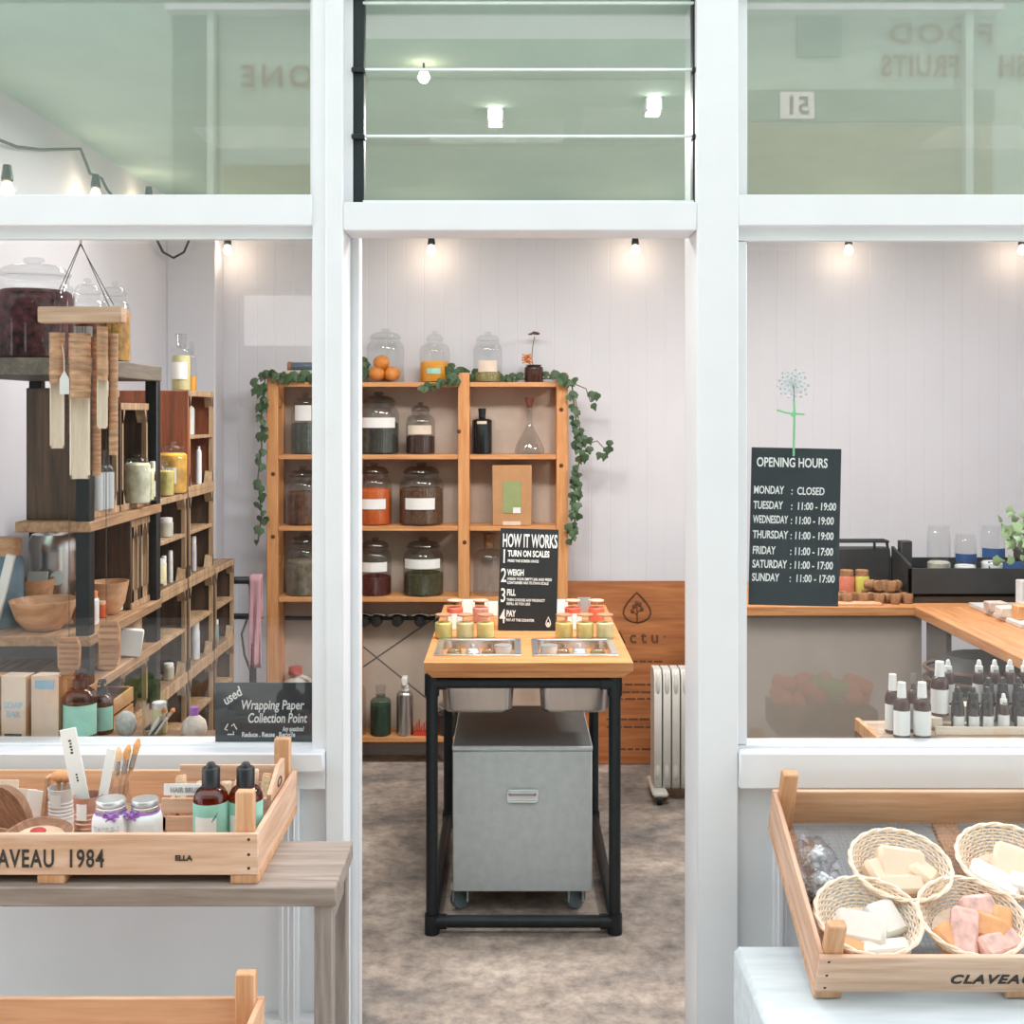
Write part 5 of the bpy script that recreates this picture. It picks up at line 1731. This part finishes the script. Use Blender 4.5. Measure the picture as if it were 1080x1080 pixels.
# corks
EDGE = 4.92
spots = [(884, 5.0, 0, 1), (893, 4.97, 0, 0), (901, 5.02, 0, 1), (910, 4.98, 0, 0), (918, 5.02, 0, 1), (927, 4.97, 0, 0), (936, 5.0, 0, 1), (944, 4.97, 0, 0), (951, 5.02, 0, 1), (957, 4.98, 0, 0), (889, 5.06, 0, 1), (923, 5.08, 0, 0), (931, 5.06, 0, 1), (940, 5.08, 0, 0), (949, 5.09, 0, 1), (914, 5.09, 0, 0), (934, 5.02, 1, 0), (946, 5.04, 1, 1), (940, 5.0, 1, 0), (917, 5.05, 1, 1), (925, 5.03, 1, 1)]
cork0 = None
for k, (px, d, up, side) in enumerate(spots):
    lv_ = 'upper' if up else 'lower'
    lab = 'brown cork stopper in the heap on the counter beside the hours sign'
    loc = (ax(px, d), d - 3, ZK + .001 + .05 * up)
    rot = (R(90), 0, R(random.uniform(-70, 70))) if side else (0, 0, 0)
    if side:
        loc = (loc[0], loc[1], loc[2] + .02)
    if cork0 is None:
        g = G().lathe([(0, -.02), (.018, -.02), (.02, -.018), (.024, .018), (.022, .022), (0, .022)], seg=16)
        cork0 = g.done('cork_stopper', cork, None, loc, rot)
        tag(cork0, lab, 'cork', 'cork stoppers on the counter')
    else:
        c = cork0.copy()
        COL.objects.link(c)
        c.location = loc
        c.rotation_euler = rot
        tag(c, lab, 'cork', 'cork stoppers on the counter')
    if not side:
        (cork0 if k == 0 else c).location.z += .02
tag(G().b2(-.1, .1, -.03, .03, 0, .012, .002).done('wooden_tray', bowlw, None, (ax(903, 4.95), 1.945, ZK)), 'narrow pale wooden strip on the counter edge under the corks', 'strip')

# black tray box with glass jars
o = thing('black_tray_box', 'black open display box with sloping sides on the counter', 'box', (ax(957, 5.0), 1.98, ZK))
Lb = .56
g = G().b2(0, Lb, 0, .012, .03, .15).b2(0, Lb, .22, .232, .03, .17).b2(0, Lb, 0, .23, .03, .042)
for xx in (0, Lb - .012):
    g.prism([(0, .03), (.232, .03), (.232, .22), (.0, .165)], xx, xx + .012, Matrix.Rotation(R(90), 4, 'Z') @ Matrix.Diagonal((1, -1, 1, 1)))
g.done('box_body', blackt, o)
G().b2(.02, Lb - .02, .02, .21, 0, .029).done('plinth_base', mat('grey_base', (96, 92, 90), .6), o)
G().b2(.02, .07, .16, .21, .043, .25, .003).done('black_divider', blackt, o)
for k, (px, d, r, h, nm, pl) in enumerate(((990, 5.09, .05, .29, 'clear storage jar nearest the corks in the black display box', None), (1018, 5.1, .047, .25, 'clear jar with blue band in the middle of the black display box', blued), (1047, 5.09, .05, .29, 'clear jar with dark blue band farthest along the black display box', blued))):
    jar(nm, (ax(px, d), d - 3, ZK + .0425), r, h, fill((176, 172, 160), .3, 20) if k == 0 else jar_white, .42, lid=False, gm=clear, neck=.86, paper=(.5, .64, 1.4) if pl else None, pm=pl)
o = thing('blue_folder', 'deep blue folder leaning in the black display box', 'folder', (ax(1066, 5.04), 2.03, ZK + .043), (R(-12), 0, 0))
G().b2(-.09, .07, 0, .02, 0, .13, .002).done('cover', blued, o)
# marble slab with soap blocks
tag(G().b2(0, .42, 0, .5, 0, .018, .002).done('marble_slab', marble, None, (ax(1037, 4.75), 1.40, ZK + .0005)), 'pale marble slab on the counter top', 'slab')
for k, (px, d, w, m_, nm) in enumerate(((1050, 4.68, .075, fill((196, 176, 166), .2, 20), 'grey-pink soap block on the marble slab'), (1064, 4.56, .085, soap_w, 'white soap block on the marble slab'), (1078, 4.5, .06, soap_o, 'tan soap block on the marble slab'), (1083, 4.66, .06, soap_p, 'pinkish soap block farther back on the marble slab'))):
    tag(G().b2(-w / 2, w / 2, -.03, .03, 0, .038 if k != 2 else .055, .003).done('soap_block', m_, None, (ax(px, d), d - 3, ZK + .019)), nm, 'soap', 'soap blocks on the marble slab')
tag(G().b2(-.035, .035, -.03, .03, 0, .1, .003).done('white_box', paperm, None, (ax(1083, 4.85), 1.85, ZK + .019)), 'white box on the counter under the flowering plant', 'box')
# plant
d = 4.75
o = thing('flowering_plant', 'grey-green leafy plant with yellow flowers at the picture edge', 'plant', (ax(1088, 4.75), 1.78, ZK + .0005))
zb_ = ZK
G().lathe([(0, 0.0), (.05, 0.0), (.065, .1), (.06, .1), (.05, .09), (0, .09)], seg=20, M=Matrix.Translation((.06, -.02, 0))).done('pot', marble, o)
L = G()
Fl = G()
T_ = G()
for i in range(90):
    c = Vector((random.uniform(-.11, .22), random.uniform(-.08, .06), random.gauss(.30, .055)))
    leaf(L, c, random.uniform(.03, .055), (random.uniform(-.8, .8), -1, random.uniform(-.2, .8)), (random.uniform(-1, 1), 0, random.uniform(-1, 1)))
for i in range(12):
    T_.tube([(.06, -.02, .09), (random.uniform(-.06, .18), random.uniform(-.06, .04), random.uniform(.25, .36))], .003, 5)
for i in range(9):
    Fl.ball((random.uniform(-.02, .2), random.uniform(-.09, -.05), random.uniform(.24, .32)), (.02, .015, .02), 8, 6)
L.done('leaves', leafl, o)
T_.done('stems', stemm, o)
Fl.done('flowers', fill((226, 176, 80), .15), o)

# ------------------------------------------------------------------ bottle display inside the east window
tx0 = ax(930, 3.131)
o = thing('wooden_riser_box', 'low weathered wooden box carrying the bottle display inside the window', 'box', (tx0, .132, ZV))
G().b2(0, .95, .0, .20, 0, .028, .003).done('box_top', wood('riser_wood', (206, 184, 164), (160, 134, 112), 'x'), o)
G().b2(-.014, 0, .0, .20, 0, .036, .002).done('box_end', crwz, o)
G().b2(.0, .95, -.0006, .0, .007, .012).done('red_edge', fill((150, 96, 80), .2), o)
ZR_ = ZV + .0285
sp = thing('stepped_stand', 'pale wooden stepped stand for dropper bottles', 'stand', (ax(985, 3.19), 0, ZR_))
stw = wood('pale_stand_wood', (242, 228, 212), (228, 208, 186), 'x')
G().b2(0, .8, .178, .184, 0, .022, .001).done('front_lip', stw, sp)
G().b2(0, .8, .236, .270, 0, .016, .001).done('middle_step', stw, sp)
G().b2(0, .028, .20, .270, 0.0165, .040, .001).done('bottle_block', stw, sp)
G().b2(.0, .8, .271, .325, 0, .056, .001).done('top_step', stw, sp)


def mistb(label, px, d, z, top, w, capm=paperm):
    r = w / 2 / 1224 * d
    h = az(top, d) - z
    return bottle(label, (ax(px, d), d - 3, z), r, h, amberd, paper=(.06, .5, 1.6), pm=paperm, cap='mist', capm=capm, neck=.4, sh=.56, name='mist_bottle', group='amber mist bottles in the window')


mistb('amber mist bottle with white cap farthest from the stepped stand', 941.5, 3.205, ZR_ + .0003, 711, 16)
mistb('amber mist bottle with white cap in front, toward the hours sign', 951, 3.157, ZR_ + .0003, 719.5, 17)
mistb('amber mist bottle with clear cap standing behind the two front bottles', 963.5, 3.215, ZR_ + .0003, 710.5, 14, clearw)
mistb('amber mist bottle with white cap in front, beside the stepped stand', 972.5, 3.157, ZR_ + .0003, 719.5, 18)
mistb('taller amber mist bottle with white cap up on the stand', 991, 3.235, ZR_ + .0403, 697.5, 18.5)
pr0 = {}


def drop(label, px, d, z, kind, sc_=None):
    '''dropper bottles: one of each kind is built, the rest are copies'''
    loc = (ax(px, d), d - 3, z + .0003)
    if kind in pr0:
        return dup(pr0[kind], loc, label, scale=sc_)
    if kind == 'white':
        o = bottle(label, loc, .0175, .126, amberd, paper=(.05, .46, 1.7), pm=paperm, cap='dropper', capm=paperm, neck=.5, sh=.54, name='dropper_bottle', group='white-topped dropper bottles')
        G().lathe([(.0118, .081), (.0118, .098)], seg=8, a0=FRONT - .6, a1=FRONT + .6).lathe([(.0112, .081), (.0112, .098)], seg=8, a0=FRONT - .6, a1=FRONT + .6).done('grey_sleeve', mat('grey_sleeve', (150, 150, 152), .2), o)
    else:
        o = bottle(label, loc, .0175, .126, mat('black_glass_bottle', (34, 32, 32), .12), paper=(.08, .36, 1.0), pm=paperm, cap='dropper', capm=blackp, neck=.66, sh=.5, name='dropper_bottle', group='black-topped dropper bottles')
    pr0[kind] = o
    return o


nth = ['first', 'second', 'third', 'fourth', 'fifth', 'sixth']
for k, px in enumerate((1000, 1032.5, 1049, 1065, 1081)):
    drop('white-topped dropper on the top step, %s from the hours sign' % nth[k], px, 3.297, ZR_ + .0563, 'white')
for k, px in enumerate((1042.5, 1057.5, 1074)):
    drop('black-topped dropper in the rear of the stand, %s from the hours sign' % nth[k], px, 3.253, ZR_ + .0163, 'black')
for k, px in enumerate((1010, 1026, 1041, 1077)):
    drop('black-topped dropper in the front line of the stand, %s from the hours sign' % nth[k], px, 3.213, ZR_, 'black')
drop('single white-topped dropper standing in front of the black-topped ones', 1058.5, 3.206, ZR_, 'white', .86)

# ------------------------------------------------------------------ hours board and glass dandelion on the east pane
d = 3.064
s = 1224 / d
o = thing('hours_sign', 'tall chalkboard of opening hours fixed inside the east window', 'sign', (ax(838, d), .0585, az(555.5, d)), (0, R(1.2), 0))
w_, h_ = 94.5 / s, 166 / s
G().b2(-w_ / 2, w_ / 2, 0, .005, -h_ / 2, h_ / 2, .001).done('board', chalk, o)
tx = lambda p: (p - 838) / s
tz = lambda p: (555.5 - p) / s
g = G()
g.text('OPENING HOURS', .0345, tx(796), tz(492.5), y=-.001, sx=.68, bold=.0006)
rows = [('MONDAY', ':  CLOSED', 521), ('TUESDAY', ':  11:00 - 19:00', 537), ('WEDNESDAY', ': 11:00 - 19:00', 552), ('THURSDAY', ': 11:00 - 19:00', 568), ('FRIDAY', ': 11:00 - 17:00', 584.5), ('SATURDAY', ': 11:00 - 17:00', 599), ('SUNDAY', ':  11:00 - 17:00', 613)]
for a, b_, py in rows:
    g.text(a, .029, tx(793.5), tz(py), y=-.001, sx=.52 if a == 'WEDNESDAY' else .62, bold=.0005, shear=.05)
    g.text(b_, .028, tx(833), tz(py + .3), y=-.001, sx=.70, bold=.0004, shear=.05)
g.done('lettering', white_ink, o)
o = thing('dandelion_ornament', 'clear wire dandelion ornament with green stem above the hours sign', 'ornament', (ax(836.5, d), .0555, az(405, d)))
g = G()
for i in range(40):
    a, q = i * 2.39996, math.sqrt((i + .5) / 40)
    e = Vector((.043 * q * math.cos(a), .018 * math.sqrt(max(0, 1 - q * q)) * (1 if i % 2 else .3) + .0, .043 * q * math.sin(a)))
    e.y = .004 + abs(e.y) * .6
    g.tube([(0, .004, 0), e], .0006, 4)
    g.ball(e, .0042, 6, 4)
g.done('seed_head', mat('pale_wire', (206, 218, 222), .4), o)
g = G()
g.tube([(0, .002, -.004), (.001, .002, -.045)], .0012, 5)
g.done('wire_stem', steel, o)
g = G().tube([(.001, .002, -.045), (.002, .002, -.075), (-.001, .0, -.19)], .003, 6)
g.tube([(-.045, .002, -.068), (-.02, .001, -.076), (.002, 0, -.078), (.028, .002, -.08)], .0026, 6)
g.tube([(.002, .0, -.07), (-.006, .0, -.085)], .004, 6)
g.done('green_tape', mat('green_tape', (134, 206, 152), .5), o)

# ------------------------------------------------------------------ string lights and lamps
def light_string(label, pts, bulbs, drop_=.07, watts=1.0):
    o = thing('string_lights', label, 'string lights', (0, 0, 0))
    G().tube(pts, .006, 6).done('cable', cordm, o)
    for b_ in bulbs:
        bv = Vector(b_)
        G().lathe([(0, 0), (.013, 0), (.02, -.05), (.016, -.055), (0, -.055)], bv, 12).done('socket', blackp, o)
        G().lathe([(0, -.055), (.012, -.057), (.022, -.082), (.018, -.098), (0, -.106)], bv, 14).done('bulb', bulbm, o)
        light('POINT', 'bulb_light', (bv.x, bv.y - .02, bv.z - .10), (0, 0, 0), watts, (1, .78, .55), shadow_soft_size=.045)
    return o


zc_ = 2.7
bl = [(ax(p_, 5.88), 2.88, az(247, 5.88)) for p_ in (240, 455, 670, 895, 1078)]
pts = []
px_ = [-1.7] + [b_[0] for b_ in bl] + [2.86]
for i in range(len(px_) - 1):
    for k in range(8):
        t = k / 8
        pts.append((px_[i] + (px_[i + 1] - px_[i]) * t, 2.9 + (.0 if i else .0) - .02, az(242, 5.88) + .01 - .012 * 4 * t * (1 - t) * (0 if i == 0 else 1)))
light_string('string of glowing bulbs along the top of the back wall', [(p_[0], 2.88, p_[2]) for p_ in pts if p_[0] > -1.48], bl)
W = -1.70
wd = lambda p_: 1224 * W / (p_ - 540)
lw_ = [(p_, y_) for p_, y_ in ((-30, 134), (0, 148), (18, 155), (45, 158), (85, 157), (90, 170), (95, 183), (107, 188), (113, 200))]
pts = [(W, wd(p_) - 3, az(y_, wd(p_))) for p_, y_ in lw_]
for p_, y_ in ((140, 232), (165, 252), (172, 266), (183, 272), (194, 266), (200, 252)):
    dd = min(wd(p_), 5.75)
    pts.append((ax(p_, dd), dd - 3, az(y_, dd)))
b2_ = [(W + .03, wd(p_) - 3, az(y_, wd(p_))) for p_, y_ in ((-2, 174), (93, 184), (150, 197))]
light_string('string of warm bulbs on the side wall seen through the upper pane', pts, b2_, watts=.8)

for k, (lx, ly, nm) in enumerate(((-.06, 1.19, 'rectangular ceiling lamp over the refill cart, shelf side'), (.49, 1.04, 'rectangular ceiling lamp over the refill cart, radiator side'))):
    o = thing('ceiling_lamp', nm, 'lamp', (lx, ly, 2.86))
    G().b2(-.03, .03, -.04, .04, -.05, -.001, .004).done('housing', paint, o)
    G().b2(-.022, .022, -.044, -.041, -.047, -.006).b2(-.022, .022, -.03, .03, -.054, -.051).done('lamp_face', lampm, o)
d = 3.62
o = thing('pendant_bulb', 'single small glowing bulb hanging under the ceiling behind the louvres', 'lamp', (ax(447, d), d - 3, 2.86))
G().tube([(0, 0, -.001), (0, 0, -.02)], .004, 6).done('cord', cordm, o)
G().lathe([(0, -.02), (.01, -.022), (.02, -.045), (.012, -.06), (0, -.064)], seg=14).done('bulb', bulbm, o)
